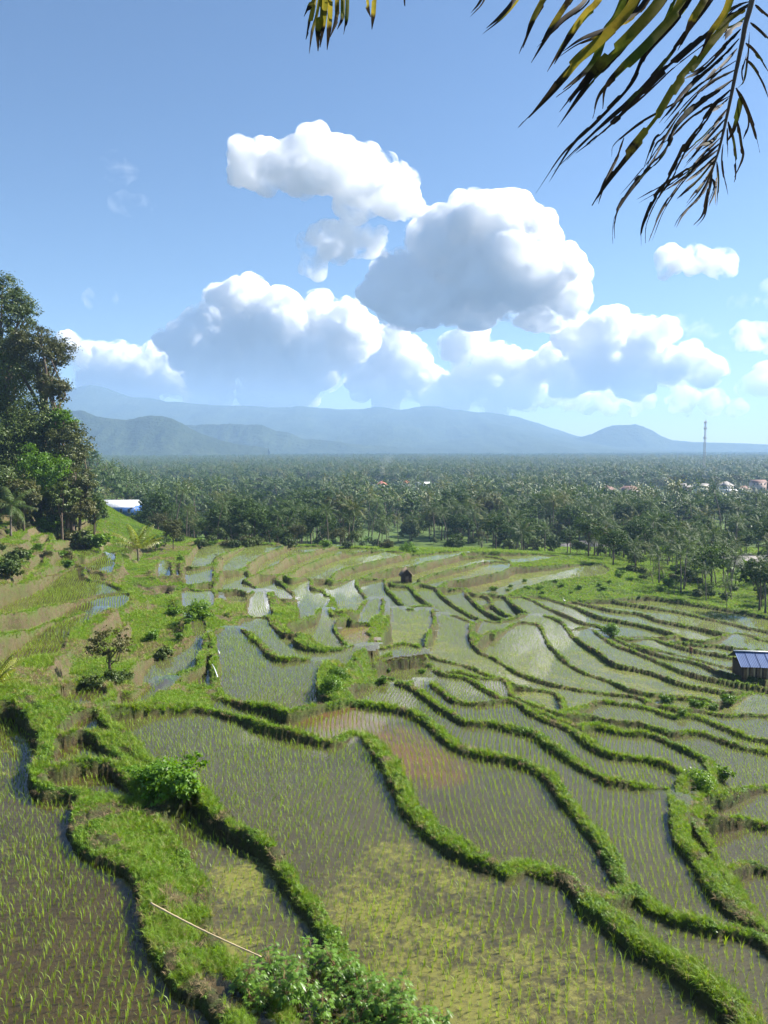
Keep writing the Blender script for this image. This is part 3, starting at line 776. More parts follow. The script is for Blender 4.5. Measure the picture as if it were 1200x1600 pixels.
c = b.mix(b.math('MULTIPLY', b.attr('dirt'), b.math('MULTIPLY_ADD', b.noise(2.6, 6, .7, pos), 3.0, -.75, clamp=True)), turf, dirt)
c = b.mix(b.attr('mud'), c, mud)
c = b.mix(b.attr('plain'), c, plainc)
p = b.n('BsdfPrincipled'); p.inputs['Roughness'].default_value = 0.9; p.inputs['Specular IOR Level'].default_value = 0.2
b.l(c, p.inputs['Base Color'])
b.l(b.bump(b.noise(11.0, 6, 0.7, pos), 0.9, 0.06), p.inputs['Normal'])
b.l(p.outputs[0], out.inputs[0])

_i, _j = np.meshgrid(np.arange(NR - 1), np.arange(NC - 1), indexing='ij')
_v = _i * NC + _j
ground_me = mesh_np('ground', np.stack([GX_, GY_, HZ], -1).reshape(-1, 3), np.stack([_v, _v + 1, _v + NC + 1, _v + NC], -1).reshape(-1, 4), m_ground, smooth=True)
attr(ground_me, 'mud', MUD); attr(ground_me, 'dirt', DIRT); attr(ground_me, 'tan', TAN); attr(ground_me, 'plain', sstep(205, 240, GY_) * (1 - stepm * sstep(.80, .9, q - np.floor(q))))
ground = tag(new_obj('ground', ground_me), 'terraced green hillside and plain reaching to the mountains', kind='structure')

def ground_z(x, y):
    """height of the ground sheet"""
    x = np.asarray(x, float); y = np.asarray(y, float)
    u = x / (y + 8.0)
    r = np.clip(np.searchsorted(FY, y) - 1, 0, NR - 2)
    fu = np.clip((u - FU[0]) / (FU[1] - FU[0]), 0, NC - 1.001)
    cidx = fu.astype(int); tc = fu - cidx
    tr = np.clip((y - FY[r]) / (FY[r + 1] - FY[r]), 0, 1)
    return (HZ[r, cidx] * (1 - tc) + HZ[r, cidx + 1] * tc) * (1 - tr) + (HZ[r + 1, cidx] * (1 - tc) + HZ[r + 1, cidx + 1] * tc) * tr

def ground_at(px, py, dmin=10., dmax=3000.):
    """the ground point seen at a picture position (first hit of the finished sheet)"""
    r = ray(np.array([px]), np.array([py]))[0]
    D = np.exp(np.linspace(math.log(dmin), math.log(dmax), 4000))
    P = r[None] * D[:, None]
    g = P[:, 2] - ground_z(P[:, 0], P[:, 1])
    k = int((g < 0).argmax()) if (g < 0).any() else len(D) - 1
    return P[k]

# ---------------------------------------------------------------- water standing in each field
# yellow-green algae (and one rusty film) float on some fields: picture x, y, radius m, strength
ALGAE = [(620, 1420, 4.2, .85), (700, 1540, 4.5, 1.0), (640, 1590, 3.5, 1.0), (840, 1520, 3.5, .75), (560, 1360, 2.5, .35), (390, 1380, 2.2, 1.0), (350, 1440, 1.8, .9), (430, 1450, 1.6, .5), (20, 1320, 4.0, .5), (30, 1180, 7.0, .6), (90, 1450, 4.0, .35), (120, 1560, 3.0, .25),
         (640, 1000, 5.0, .95), (640, 975, 4.0, .8), (720, 1030, 4.0, .75), (770, 1050, 4.5, .85), (700, 1010, 3.0, .6), (850, 1085, 4.0, .85), (830, 1040, 6.0, .75), (880, 1060, 5.0, .75), (820, 1000, 4.0, .5),
         (930, 1040, 6.0, .85), (900, 1010, 5.0, .7), (1010, 1070, 6.0, .8), (1100, 1085, 5.0, .85), (1060, 1060, 5.0, .7), (560, 930, 4.0, .7), (550, 945, 4.0, .75), (600, 885, 7, .8), (700, 888, 8, .85), (760, 895, 6, .9), (480, 870, 9, .75),
         (400, 870, 9, .7), (330, 870, 9, .6), (540, 878, 8, .8), (640, 890, 6, .8), (800, 870, 9, .7), (870, 905, 9, .85), (480, 912, 3.5, .8), (365, 905, 3.5, .6), (400, 955, 4, .4), (620, 960, 4, .6), (570, 962, 3, .7), (540, 990, 4.0, .45), (500, 985, 3, .35), (60, 1015, 4, .7), (100, 900, 8, .7), (60, 940, 5, .6),
         (640, 920, 3.0, .5), (730, 940, 5, .5), (760, 950, 3, .5), (1000, 1095, 5, .7), (680, 1045, 5, .7), (240, 1045, 4.5, .5), (900, 945, 4, .6), (950, 945, 3, .7), (1040, 958, 2.5, .7), (1130, 965, 3, .6), (980, 1000, 4, .5), (1100, 1012, 3, .5), (1100, 1002, 3, .6)]
RUST = [(600, 1165, 2.6, .9), (520, 1125, 3.0, .75), (650, 1190, 2.4, .9), (690, 1205, 1.8, .8), (560, 990, 2.6, .9), (270, 1090, 2.0, .6), (480, 1120, 2.0, .5), (740, 900, 6, .5)]
def blob_field(blobs, X, Y):
    f = np.zeros_like(X)
    for (bx, by, r_, s_) in blobs:
        q = hit(bx, by)[0]
        for _ in range(3):
            lv_ = LEVEL[max(int(_lookup(q[:1], q[1:2])[0]), 0)]
            if np.isfinite(lv_): q = at_z(bx, by, lv_)
        r_ = r_ * _fac(bx, by)
        d = np.sqrt((X - q[0]) ** 2 + ((Y - q[1]) * 0.7) ** 2) / r_
        f = np.maximum(f, s_ * sstep(1.25, 0.2, d))
    return f

m_water, nt, out = material('standing_field_water'); b = NB(nt)
pos = b.pos()
wv = b.noise(1.6, 2, 0.5, pos); wv2 = b.noise(9.0, 2, 0.5, pos)
h = b.math('ADD', b.math('MULTIPLY', wv, 0.7), b.math('MULTIPLY', wv2, 0.18))
bn = b.bump(h, 0.03, 0.05)
gl = b.n('BsdfGlossy'); gl.inputs['Roughness'].default_value = 0.03; gl.inputs[0].default_value = (1, 1, 1, 1); b.l(bn, gl.inputs['Normal'])
tr = b.n('BsdfTransparent'); tr.inputs[0].default_value = (0.80, 0.78, 0.66, 1)
fr = b.n('Fresnel'); fr.inputs['IOR'].default_value = 1.33; b.l(bn, fr.inputs['Normal'])
frf = b.math('MULTIPLY', fr.outputs[0], b.math('SUBTRACT', 1.0, b.n('NewGeometry').outputs['Backfacing']))   # light leaving the water is not thrown back
tb = b.n('BsdfDiffuse'); b.l(b.mix(b.noise(.18, 4, .6, pos), (.115, .105, .056), (.225, .23, .14)), tb.inputs[0])   # pale silty water, its paleness also standing in for reflected sky
mt = b.n('MixShader'); b.l(b.attr('silt_sheen'), mt.inputs[0]); b.l(tr.outputs[0], mt.inputs[1]).l(tb.outputs[0], mt.inputs[2])
mw = b.n('MixShader'); b.l(frf, mw.inputs[0]).l(mt.outputs[0], mw.inputs[1]).l(gl.outputs[0], mw.inputs[2])
# floating algae in ragged mats
an = b.noise(3.6, 12, 0.80, pos, 0.35); an2 = b.noise(0.55, 4, 0.6, pos)
av = b.math('ADD', b.math('MULTIPLY', an, 0.66), b.math('MULTIPLY', an2, 0.34))
af = b.math('MULTIPLY_ADD', b.math('SUBTRACT', b.math('ADD', av, b.math('MULTIPLY', b.attr('algae'), 0.22)), 0.645), 9.0, 0.0, clamp=True)
af = b.math('MULTIPLY', af, b.math('MULTIPLY_ADD', b.attr('algae'), 4.0, -.1, clamp=True))
ac = b.mix(b.noise(5.0, 4, 0.6, pos), (0.11, 0.13, 0.02), (0.27, 0.24, 0.055))
pa = b.n('BsdfPrincipled'); b.l(ac, pa.inputs['Base Color']); pa.inputs['Roughness'].default_value = 0.6; pa.inputs['Specular IOR Level'].default_value = 0.3
m1 = b.n('MixShader'); b.l(b.math('MULTIPLY', af, 0.66), m1.inputs[0]).l(mw.outputs[0], m1.inputs[1]).l(pa.outputs[0], m1.inputs[2])
rf = b.math('MULTIPLY_ADD', b.math('SUBTRACT', b.math('ADD', b.noise(0.9, 6, 0.6, pos), b.math('MULTIPLY', b.attr('rust'), 0.5)), 0.62), 3.2, 0.0, clamp=True)
pr = b.n('BsdfPrincipled'); b.l(b.mix(an, (0.15, 0.055, 0.02), (0.27, 0.12, 0.04)), pr.inputs['Base Color']); pr.inputs['Roughness'].default_value = 0.45
m2 = b.n('MixShader'); b.l(b.math('MULTIPLY', rf, b.math('MULTIPLY', b.attr('rust'), 0.5)), m2.inputs[0]).l(m1.outputs[0], m2.inputs[1]).l(pr.outputs[0], m2.inputs[2])
b.l(m2.outputs[0], out.inputs[0])

def build_water():
    alg = blob_field(ALGAE, GX_, GY_); rus = blob_field(RUST, GX_, GY_)
    jagged = []
    made = 0
    for l in np.where(np.isfinite(LEVEL))[0]:
        rr, cc = np.where(CELL == l)
        if len(rr) < 6: continue
        lv = LEVEL[l]
        faces = []; verts = []; a_ = []; r_ = []
        idm = {}
        def vid(r, c):
            k = r * NC + c
            if k not in idm:
                idm[k] = len(verts); verts.append((GX_[r, c], GY_[r, c], lv)); a_.append(alg[r, c]); r_.append(rus[r, c])
            return idm[k]
        for r in range(rr.min(), rr.max() + 1):
            if r + 1 >= NR: break
            cs = cc[rr == r]
            if len(cs) == 0: continue
            cs = np.unique(cs)
            runs = np.split(cs, np.where(np.diff(cs) > 1)[0] + 1)
            for run in runs:
                # reach a little into the banks so that the edge of the sheet is buried
                c0, c1 = run[0], run[-1]
                n0 = 0
                while c0 > 0 and n0 < 12 and HZ[r, c0] < lv + 0.06 and (CELL[r, c0] in (0, l) or n0 < 3): c0 -= 1; n0 += 1
                n0 = 0
                while c1 < NC - 1 and n0 < 12 and HZ[r, c1] < lv + 0.06 and (CELL[r, c1] in (0, l) or n0 < 3): c1 += 1; n0 += 1
                ks = list(range(c0, c1, 10)) + [c1]
                for p0, p1 in zip(ks[:-1], ks[1:]):
                    faces.append((vid(r, p0), vid(r, p1), vid(r + 1, p1), vid(r + 1, p0)))
        if not faces: continue
        me = mesh_np('paddy_water', np.array(verts), np.array(faces), m_water)
        vm = np.array(verts).mean(0)
        silt_sheen = .05 if (lv > -12.75 and vm[0] < -6) else .10 if vm[0] < -.30 * vm[1] else (.20 + .12 * ((l * 37) % 10) / 10. + .28 * float(sstep(40, 75, np.array(verts)[:, 1].mean())))  # farther fields paler: brighter sky reflection painted into the water colour
        attr(me, 'silt_sheen', np.full(len(verts), silt_sheen)); attr(me, 'algae', a_); attr(me, 'rust', r_)
        o = new_obj('paddy_water', me)
        tag(o, 'shallow water standing in a terraced rice field', kind='structure')
        made += 1
    return made
build_water()
# ================================================================ clouds far beyond the mountains, real banks of scattering vapour
def vapour(name, dens, aniso=0.15):
    m, nt, out = material(name)
    v = nt.nodes.new('ShaderNodeVolumeScatter')
    v.inputs['Color'].default_value = (1, 1, 1, 1)
    v.inputs['Density'].default_value = dens
    v.inputs['Anisotropy'].default_value = aniso
    nt.links.new(v.outputs[0], out.inputs['Volume'])
    return m
def ragged(name, dens, cell, gain=7.0, off=-3.75):
    """thin torn vapour: density broken up by turbulence"""
    m, nt, out = material(name); b = NB(nt)
    n1 = b.noise(1.0 / cell, 5.0, 0.6, b.pos(), 0.4)
    d = b.math('MULTIPLY', b.math('MULTIPLY_ADD', n1, gain, off, clamp=True), dens)
    v = b.n('VolumeScatter'); v.inputs['Color'].default_value = (1, 1, 1, 1); v.inputs['Anisotropy'].default_value = 0.15
    b.l(d, v.inputs['Density']); nt.links.new(v.outputs[0], out.inputs['Volume'])
    return m
_ico = bmesh.new(); bmesh.ops.create_icosphere(_ico, subdivisions=2, radius=1.0)
ICO_V = np.array([v.co[:] for v in _ico.verts]); ICO_F = np.array([[v.index for v in f.verts] for f in _ico.faces]); _ico.free()

def worley(P, cell, seed):
    """distance to the nearest of one random point per cell"""
    q = P / cell; b0 = np.floor(q); best = np.full(len(P), 9.0)
    for dx in (-1, 0, 1):
        for dy in (-1, 0, 1):
            for dz in (-1, 0, 1):
                c = b0 + [dx, dy, dz]
                f = np.stack([_hash(c[:, 0], c[:, 1], c[:, 2], seed + k) for k in range(3)], -1)
                best = np.minimum(best, ((c + f - q) ** 2).sum(1))
    return np.sqrt(best)

def fuse(V, F, voxel):
    o = new_obj('tmp', mesh_np('tmp', V, F))
    md = o.modifiers.new('fuse', 'REMESH'); md.mode = 'VOXEL'; md.voxel_size = voxel; md.use_smooth_shade = True
    me = bpy.data.meshes.new_from_object(o.evaluated_get(bpy.context.evaluated_depsgraph_get()))
    bpy.data.objects.remove(o, do_unlink=True)
    return me

def billow(me, amps, seed, mat, voxel):
    n = len(me.vertices)
    co = np.empty(n * 3, np.float32); me.vertices.foreach_get('co', co); co = co.reshape(-1, 3).astype(float)
    no = np.empty(n * 3, np.float32); me.vertex_normals.foreach_get('vector', no); no = no.reshape(-1, 3)
    d = np.zeros(n)
    for i, (cell, amp) in enumerate(amps):
        w = worley(co + 31.7 * i, cell, seed + 11 * i)
        d += amp * (0.55 - w ** 2 * .9)
    big = amps[0][0]
    d += big * .55 * (fbm(co[:, 0] / big / 1.6 + co[:, 1] / big * .7, co[:, 2] / big / 1.3 - co[:, 1] / big * .5, seed + 3, 3) - .5)
    co = co + no * d[:, None]
    fc = np.empty(len(me.polygons) * 4, np.int32); me.loops.foreach_get('vertex_index', fc)
    me = fuse(co, fc.reshape(-1, 4), voxel * .9)        # heal any fold
    me.materials.clear(); me.materials.append(mat)
    return me

def cloud(name, lobes, dist, label, seed, mat, voxel, base=None, puff=1.0, veil=None):
    """lobes: (picture x, picture y, radius in picture units); puffs bud on puffs, the skin is fused into one and billows; a thin veil of vapour clings round it"""
    rng = np.random.default_rng(seed)
    k = dist / FPX
    V = []; F = []; n = 0
    zb = None if base is None else at(600, base, dist)[2]
    def ball(c, r):
        nonlocal n
        V.append(ICO_V * r * np.array([1, 1, 0.95]) + c); F.append(ICO_F + n); n += len(ICO_V)
    for (lx, ly, lr) in lobes:
        c = at(lx, ly, dist) + np.array([0, rng.normal(0, lr * .35) * k, 0]); r = lr * k
        ball(c, r * 0.92)
        for i in range(int(15 * puff)):
            d = rng.normal(size=3); d[2] = d[2] * 0.8 + 0.25; d /= np.linalg.norm(d)
            r1 = r * rng.uniform(0.26, 0.46); c1 = c + d * (r * rng.uniform(0.78, 1.0))
            ball(c1, r1)
    V = np.concatenate(V)
    if zb is not None:
        lo = V[:, 2] < zb
        V[lo, 2] = zb + (V[lo, 2] - zb) * 0.18
    F = np.concatenate(F)
    me = billow(fuse(V, F, voxel), [(dist * .024, dist * .0062), (dist * .0105, dist * .0036), (dist * .0052, dist * .0019)], seed, mat, voxel)
    ob = new_obj(name, me)
    ob['label'] = label; ob['category'] = 'cloud'; ob['group'] = 'cumulus clouds in the blue sky'
    if veil is not None:
        c0 = V.reshape(-1, len(ICO_V), 3).mean(1, keepdims=True)
        Vv = (c0 + (V.reshape(-1, len(ICO_V), 3) - c0) * 1.16).reshape(-1, 3) + np.array([0, 0, 0])
        Vv = Vv + (Vv - np.repeat(c0, len(ICO_V), 1).reshape(-1, 3)) / (np.linalg.norm(Vv - np.repeat(c0, len(ICO_V), 1).reshape(-1, 3), axis=1)[:, None] + 1e-6) * dist * .004
        mv = fuse(Vv, F, voxel * 2.2)
        mv.materials.clear(); mv.materials.append(veil)
        new_obj('vapour_veil', mv, ob)
    return ob
m_vap = ragged('cloud_vapour', 1 / 60.0, 300.0, 6.0, -2.3)
m_vap_thin = ragged('thin_cloud_vapour', 1 / 90.0, 260.0, 6.0, -2.6)
m_veil = ragged('cloud_veil', 1 / 110.0, 200.0, 7.0, -3.45)
m_wisp = ragged('wisp_vapour', 1 / 420.0, 300.0)
m_faint = ragged('faint_wisp_vapour', 1 / 1100.0, 300.0)
cloud('cloud', [(640, 470, 50), (700, 400, 62), (755, 362, 54), (798, 325, 28), (836, 368, 32), (800, 430, 70), (850, 445, 48), (885, 472, 30), (740, 455, 52), (615, 430, 34), (877, 412, 20), (845, 508, 30), (680, 352, 24), (590, 455, 24), (815, 345, 24)],
      12800.0, 'largest towering cumulus cloud with grey left underside, right of centre', 1, m_vap, 23, base=505, veil=m_veil)
cloud('cloud', [(380, 500, 54), (335, 530, 52), (440, 515, 46), (500, 500, 38), (545, 525, 40), (420, 560, 52), (330, 580, 38), (500, 570, 42), (290, 545, 34), (392, 458, 26), (545, 488, 20), (470, 605, 30), (400, 615, 30), (330, 618, 28), (440, 625, 24)],
      15600.0, 'white cumulus heap over the left part of the hazy mountain', 2, m_vap, 28, base=652, veil=m_veil)
cloud('cloud', [(250, 575, 34), (205, 572, 30), (165, 572, 28), (132, 558, 24), (108, 535, 15), (280, 592, 30), (310, 605, 26), (230, 605, 26), (180, 600, 24), (140, 590, 18)],
      17500.0, 'low white cloud bank touching the left trees', 13, m_vap, 32, base=650, veil=m_veil)
cloud('cloud', [(600, 545, 30), (640, 560, 32), (575, 585, 28), (610, 600, 32), (660, 600, 30), (690, 615, 26), (625, 520, 17)],
      18500.0, 'middle white cloud heap under the towering cumulus', 14, m_vap, 32, base=652, veil=m_veil)
cloud('cloud', [(720, 545, 26), (742, 522, 17), (780, 565, 30), (830, 580, 28), (870, 570, 26), (760, 600, 28), (820, 615, 26), (720, 610, 28), (680, 628, 20), (770, 630, 20)],
      16500.0, 'ragged cloud just below the towering cumulus', 15, m_vap, 28, base=646, veil=m_veil)
cloud('cloud', [(905, 520, 30), (940, 520, 32), (958, 498, 18), (1000, 540, 36), (1036, 515, 17), (1050, 570, 32), (1100, 582, 24), (930, 570, 40), (990, 590, 30), (1080, 560, 20), (890, 595, 26)],
      14000.0, 'white cumulus bank low on the right above the cone hill', 3, m_vap, 25, base=616, veil=m_veil)
cloud('cloud', [(1000, 626, 20), (1060, 628, 22), (950, 624, 22), (1110, 630, 18), (1150, 638, 13), (900, 618, 22), (860, 616, 20)], 17000.0, 'low thin streak of cloud just above the horizon on the right', 4, m_vap_thin, 34)
cloud('cloud', [(400, 262, 36), (450, 265, 36), (500, 258, 42), (545, 262, 46), (590, 285, 42), (620, 308, 34), (560, 300, 34), (480, 280, 30), (375, 265, 22)], 9500.0, 'oblong white cloud floating highest, left of centre', 5, ragged('oblong_cloud_vapour', 1 / 75.0, 330.0, 6.0, -2.45), 22)
cloud('cloud', [(515, 372, 26), (550, 375, 30), (585, 385, 22), (495, 385, 18), (490, 410, 16)], 9500.0, 'small soft cloud left of the towering cumulus', 6, m_vap_thin, 22)
cloud('cloud', [(1050, 405, 18), (1085, 408, 20), (1120, 415, 18), (1040, 418, 14), (1135, 424, 11)], 9500.0, 'small lens shaped cloud alone in the sky on the right', 7, m_vap_thin, 18)
cloud('cloud', [(1072, 512, 22), (1088, 520, 16)], 9500.0, 'small puff of cloud left of the right edge puffs', 8, m_wisp, 18)
cloud('cloud', [(1112, 530, 18), (1128, 534, 13)], 9500.0, 'faint puff between two small clouds near the right edge', 16, m_wisp, 18)
cloud('cloud', [(1180, 528, 22), (1160, 530, 15), (1200, 530, 18)], 9500.0, 'bright small puff at the right edge', 17, m_vap_thin, 18)
cloud('cloud', [(1185, 600, 24), (1210, 595, 28), (1165, 605, 13)], 9500.0, 'cloud puff cut by the right edge above the mast', 9, m_vap_thin, 20)
cloud('cloud', [(1198, 462, 18), (1208, 470, 14)], 9500.0, 'scrap of cloud at the right edge under the lens shaped cloud', 10, m_wisp, 18)
cloud('cloud', [(1155, 474, 16), (1168, 475, 11)], 9500.0, 'faint scrap beside the right edge under the lens shaped cloud', 18, m_wisp, 18)
cloud('cloud', [(180, 263, 20), (195, 262, 14)], 9500.0, 'upper wisp of thin cloud in the left sky', 11, m_faint, 18)
cloud('cloud', [(190, 318, 15), (210, 322, 16), (228, 325, 13)], 9500.0, 'lower wisp of thin cloud in the left sky', 19, m_faint, 18)
cloud('cloud', [(150, 466, 17), (165, 468, 12), (138, 463, 11)], 9500.0, 'tiny faint cloud above the left trees', 12, m_wisp, 18)
# ================================================================ hills, mountain, haze
m_hill, nt, out = material('forested_slope'); b = NB(nt)
pos = b.pos()
n1 = b.noise(0.004, 6, 0.65, pos); n2 = b.noise(0.03, 5, 0.7, pos)
c = b.mix(n2, (0.012, 0.024, 0.012), (0.042, 0.062, 0.024))
c = b.mix(b.math('MULTIPLY_ADD', n1, 3.0, -1.35, clamp=True), c, (0.06, 0.08, 0.034))
p = b.n('BsdfPrincipled'); p.inputs['Roughness'].default_value = 0.95; p.inputs['Specular IOR Level'].default_value = 0.1
b.l(c, p.inputs['Base Color']); b.l(b.bump(n2, 1.0, 22.0), p.inputs['Normal']); b.l(p.outputs[0], out.inputs[0])

def ridge(name, label, prof, D, front, back, gully, seed, n=260, m=46, power=1.6):
    """a range of hills: crest profile seen at distance D, slopes falling to the plain in front and behind"""
    pr = np.array(prof, float)
    px = np.linspace(pr[0, 0], pr[-1, 0], n)
    zc = (700.0 - np.interp(px, pr[:, 0], pr[:, 1])) / FPX * D
    u = (px - 600.0) / FPX
    t = np.linspace(-1, 1, m)
    V = np.zeros((m, n, 3))
    for i, tt in enumerate(t):
        y = D + tt * (front if tt < 0 else back)
        x = u * D * (1 + 0.12 * tt)
        g = gully * (fbm(x / (front * .16), np.full(n, y) / (front * .5), seed, 5) - .5) * (1 - abs(tt)) ** .5 * (0.35 + abs(tt)) * 2.4
        base = -46.0
        hgt = (zc - base) * (1 - abs(tt)) ** power + base + g * np.clip((zc - base) / (zc.max() - base), 0.1, 1)
        V[i] = np.stack([x, np.full(n, y), hgt], -1)
    ii, jj = np.meshgrid(np.arange(m - 1), np.arange(n - 1), indexing='ij'); v = ii * n + jj
    return tag(new_obj(name, mesh_np(name, V.reshape(-1, 3), np.stack([v, v + 1, v + n + 1, v + n], -1).reshape(-1, 4), m_hill, smooth=True)), label, kind='structure')

ridge('mountain', 'broad hazy volcano rising into the clouds', [(-260, 690), (-120, 660), (0, 632), (60, 618), (110, 610), (150, 598), (175, 604), (210, 614), (260, 624), (330, 630), (400, 634), (470, 634), (540, 637), (610, 637), (690, 639), (740, 642), (770, 647), (810, 655), (850, 668), (900, 680), (960, 690), (1050, 696)], 6300., 2500., 900., 160., 5, n=420, m=70, power=1.25)
ridge('hills', 'hazy second ridge of low wooded hills', [(150, 690), (230, 668), (300, 662), (350, 659), (385, 661), (410, 664), (440, 673), (475, 684), (530, 691), (620, 698)], 4000., 500., 500., 46., 8, n=220)
ridge('hills', 'dark wooded ridge of hills left of the plain', [(-120, 655), (0, 645), (80, 640), (128, 640), (150, 645), (175, 650), (200, 655), (220, 650), (237, 648), (258, 652), (282, 660), (305, 670), (330, 682), (365, 693), (420, 700)], 3100., 420., 500., 40., 12, n=220)
ridge('hills', 'flat topped cone hill on the right horizon', [(820, 700), (860, 690), (900, 684), (922, 677), (940, 668), (955, 664), (975, 663), (990, 662), (1004, 665), (1018, 672), (1032, 681), (1048, 687), (1080, 690), (1120, 691), (1200, 694), (1330, 697)], 5400., 500., 600., 20., 15, n=240)

m_haze, nt, out = material('haze_air')
v = nt.nodes.new('ShaderNodeVolumePrincipled')
v.inputs['Color'].default_value = (0.42, 0.65, 1.0, 1)
v.inputs["Density"].default_value = 1.5e-4
v.inputs['Anisotropy'].default_value = 0.1
nt.links.new(v.outputs[0], out.inputs['Volume'])
hz = Geo().box((0, 3900, 240), (13600, 9000, 630)).obj('haze', m_haze)
tag(hz, 'pale blue haze filling the air over the plain', kind='stuff')
# ================================================================ trees
m_bark = plain('bark', (0.12, 0.09, 0.065), 0.9, 0.4, 6.0, 0.6)
m_palmtrunk = plain('palm_trunk_bark', (0.17, 0.14, 0.11), 0.9, 0.35, 5.0, 0.5)
m_palm = leafmat('palm_frond_leaf', (0.032, 0.064, 0.014), (0.11, 0.165, 0.038), 0.25, 0.55, tint=(0.15, 0.15, 0.04), spec=0.25, nscale=.7)
m_palm_y = leafmat('young_palm_leaf', (0.12, 0.17, 0.02), (0.26, 0.27, 0.04), 0.4, 0.4, nscale=1.)
m_leaf = leafmat('broad_leaf', (0.021, 0.050, 0.011), (0.09, 0.15, 0.030), 0.25, 0.6, tint=(0.10, 0.085, 0.04), spec=.2, nscale=.45)
m_leaf_b = leafmat('glossy_hill_leaf', (0.030, 0.065, 0.014), (0.125, 0.17, 0.038), 0.22, 0.5, spec=.3, nscale=.6)
m_leaf_f = leafmat('fresh_leaf', (0.06, 0.14, 0.012), (0.14, 0.26, 0.03), 0.38, 0.42, nscale=2.)
m_banana = leafmat('banana_leaf', (0.05, 0.11, 0.015), (0.12, 0.19, 0.03), 0.35, 0.38, nscale=1.)

def palm_mesh(seed, h, nf, pairs, flen, lean=0.12, low=False, droop=1.0, fan=125.0):
    """coconut palm: (trunk Geo, crown Geo, list of fronds)"""
    rng = np.random.default_rng(seed)
    tr = Geo()
    t = np.linspace(0, 1, 7)
    dirn = rng.uniform(0, 6.28)
    off = lean * h * t ** 1.8
    P = np.c_[np.cos(dirn) * off, np.sin(dirn) * off, h * t]
    tr.tube(P, np.interp(t, [0, .12, 1], [.26, .17, .12]), 5 if low else 7)
    top = P[-1]
    fr = []
    for i in range(nf):
        g = Geo()
        az = i * 2.39996 + rng.uniform(-.3, .3)
        k = (i + .5) / nf
        el = R(80 - fan * k + rng.uniform(-10, 10))
        L = flen * rng.uniform(.85, 1.1)
        ns = 6 if low else 9
        s = np.linspace(0, 1, ns)
        bend = R(55) * droop * (1.15 - 0.4 * k)
        ang = el - bend * s ** 1.3
        dx = np.r_[0, np.cumsum(np.cos(ang[:-1]))] * L / (ns - 1); dz = np.r_[0, np.cumsum(np.sin(ang[:-1]))] * L / (ns - 1)
        ca, sa = math.cos(az), math.sin(az)
        rp = np.c_[dx * ca, dx * sa, dz] + top
        side = np.array([-sa, ca, 0])
        up = np.c_[-np.sin(ang) * ca, -np.sin(ang) * sa, np.cos(ang)]
        fwd = np.c_[np.cos(ang) * ca, np.cos(ang) * sa, np.sin(ang)]
        if not low:
            g.tube(rp[:-1], np.linspace(.045, .012, ns - 1), 3, False)
        prof = lambda q: 0.55 * math.sin(math.pi * min(1, .12 + .88 * q) ** .8) + .18
        for sd in (-1, 1):
            if low:
                n = pairs
                for j in range(n):
                    q0 = .1 + .86 * j / n; q1 = q0 + .62 / n
                    wl = prof((q0 + q1) / 2) * L * .36
                    def pt(q): return np.array([np.interp(q, s, rp[:, c]) for c in range(3)])
                    f_ = np.array([np.interp(q0, s, fwd[:, c]) for c in range(3)])
                    a0, a1 = pt(q0), pt(q1)
                    tip = a0 + side * sd * wl * .72 + f_ * wl * .55 + np.array([0, 0, -.62 * wl])
                    g.add([a0, a1, tip], t=[(0, 1, 2)])
            else:
                for j in range(pairs):
                    q = .08 + .9 * (j + rng.uniform(-.2, .2)) / pairs
                    p0 = np.array([np.interp(q, s, rp[:, c]) for c in range(3)])
                    f_ = np.array([np.interp(q, s, fwd[:, c]) for c in range(3)])
                    wl = prof(q) * L * .36 * rng.uniform(.85, 1.1)
                    dr = rng.uniform(.35, .95)
                    p1 = p0 + side * sd * wl * .5 + f_ * wl * .3 + np.array([0, 0, -.12 * wl])
                    p2 = p0 + side * sd * wl * (.62) + f_ * wl * .55 + np.array([0, 0, -dr * wl])
                    w = f_ * .05 * L / 4 + np.array([0, 0, .0])
                    g.add([p0 - w, p0 + w, p1 + w * 1.2, p1 - w * 1.2, p2], [(0, 1, 2, 3)], [(3, 2, 4)])
        fr.append(g)
    return tr, fr, top

def leaf_quads(g, C, Nrm, size, rng, curl=.25, aspect=.55):
    """leaf blades (two triangles folded along the midrib) at points C facing Nrm"""
    n = len(C)
    r = rng.normal(size=(n, 3)); a = np.cross(Nrm, r); a /= np.linalg.norm(a, axis=1)[:, None] + 1e-9
    b_ = np.cross(Nrm, a)
    s = (np.broadcast_to(size, (n,)) * rng.uniform(.7, 1.3, n))[:, None]
    v = np.stack([C - a * s * .5, C + b_ * s * aspect * .5 + Nrm * s * curl * .3, C + a * s * .5 - Nrm * s * curl * .4, C - b_ * s * aspect * .5 + Nrm * s * curl * .3], 1).reshape(-1, 3)
    k = np.arange(n)[:, None] * 4
    g.add(v, k + np.array([[0, 1, 2, 3]]))

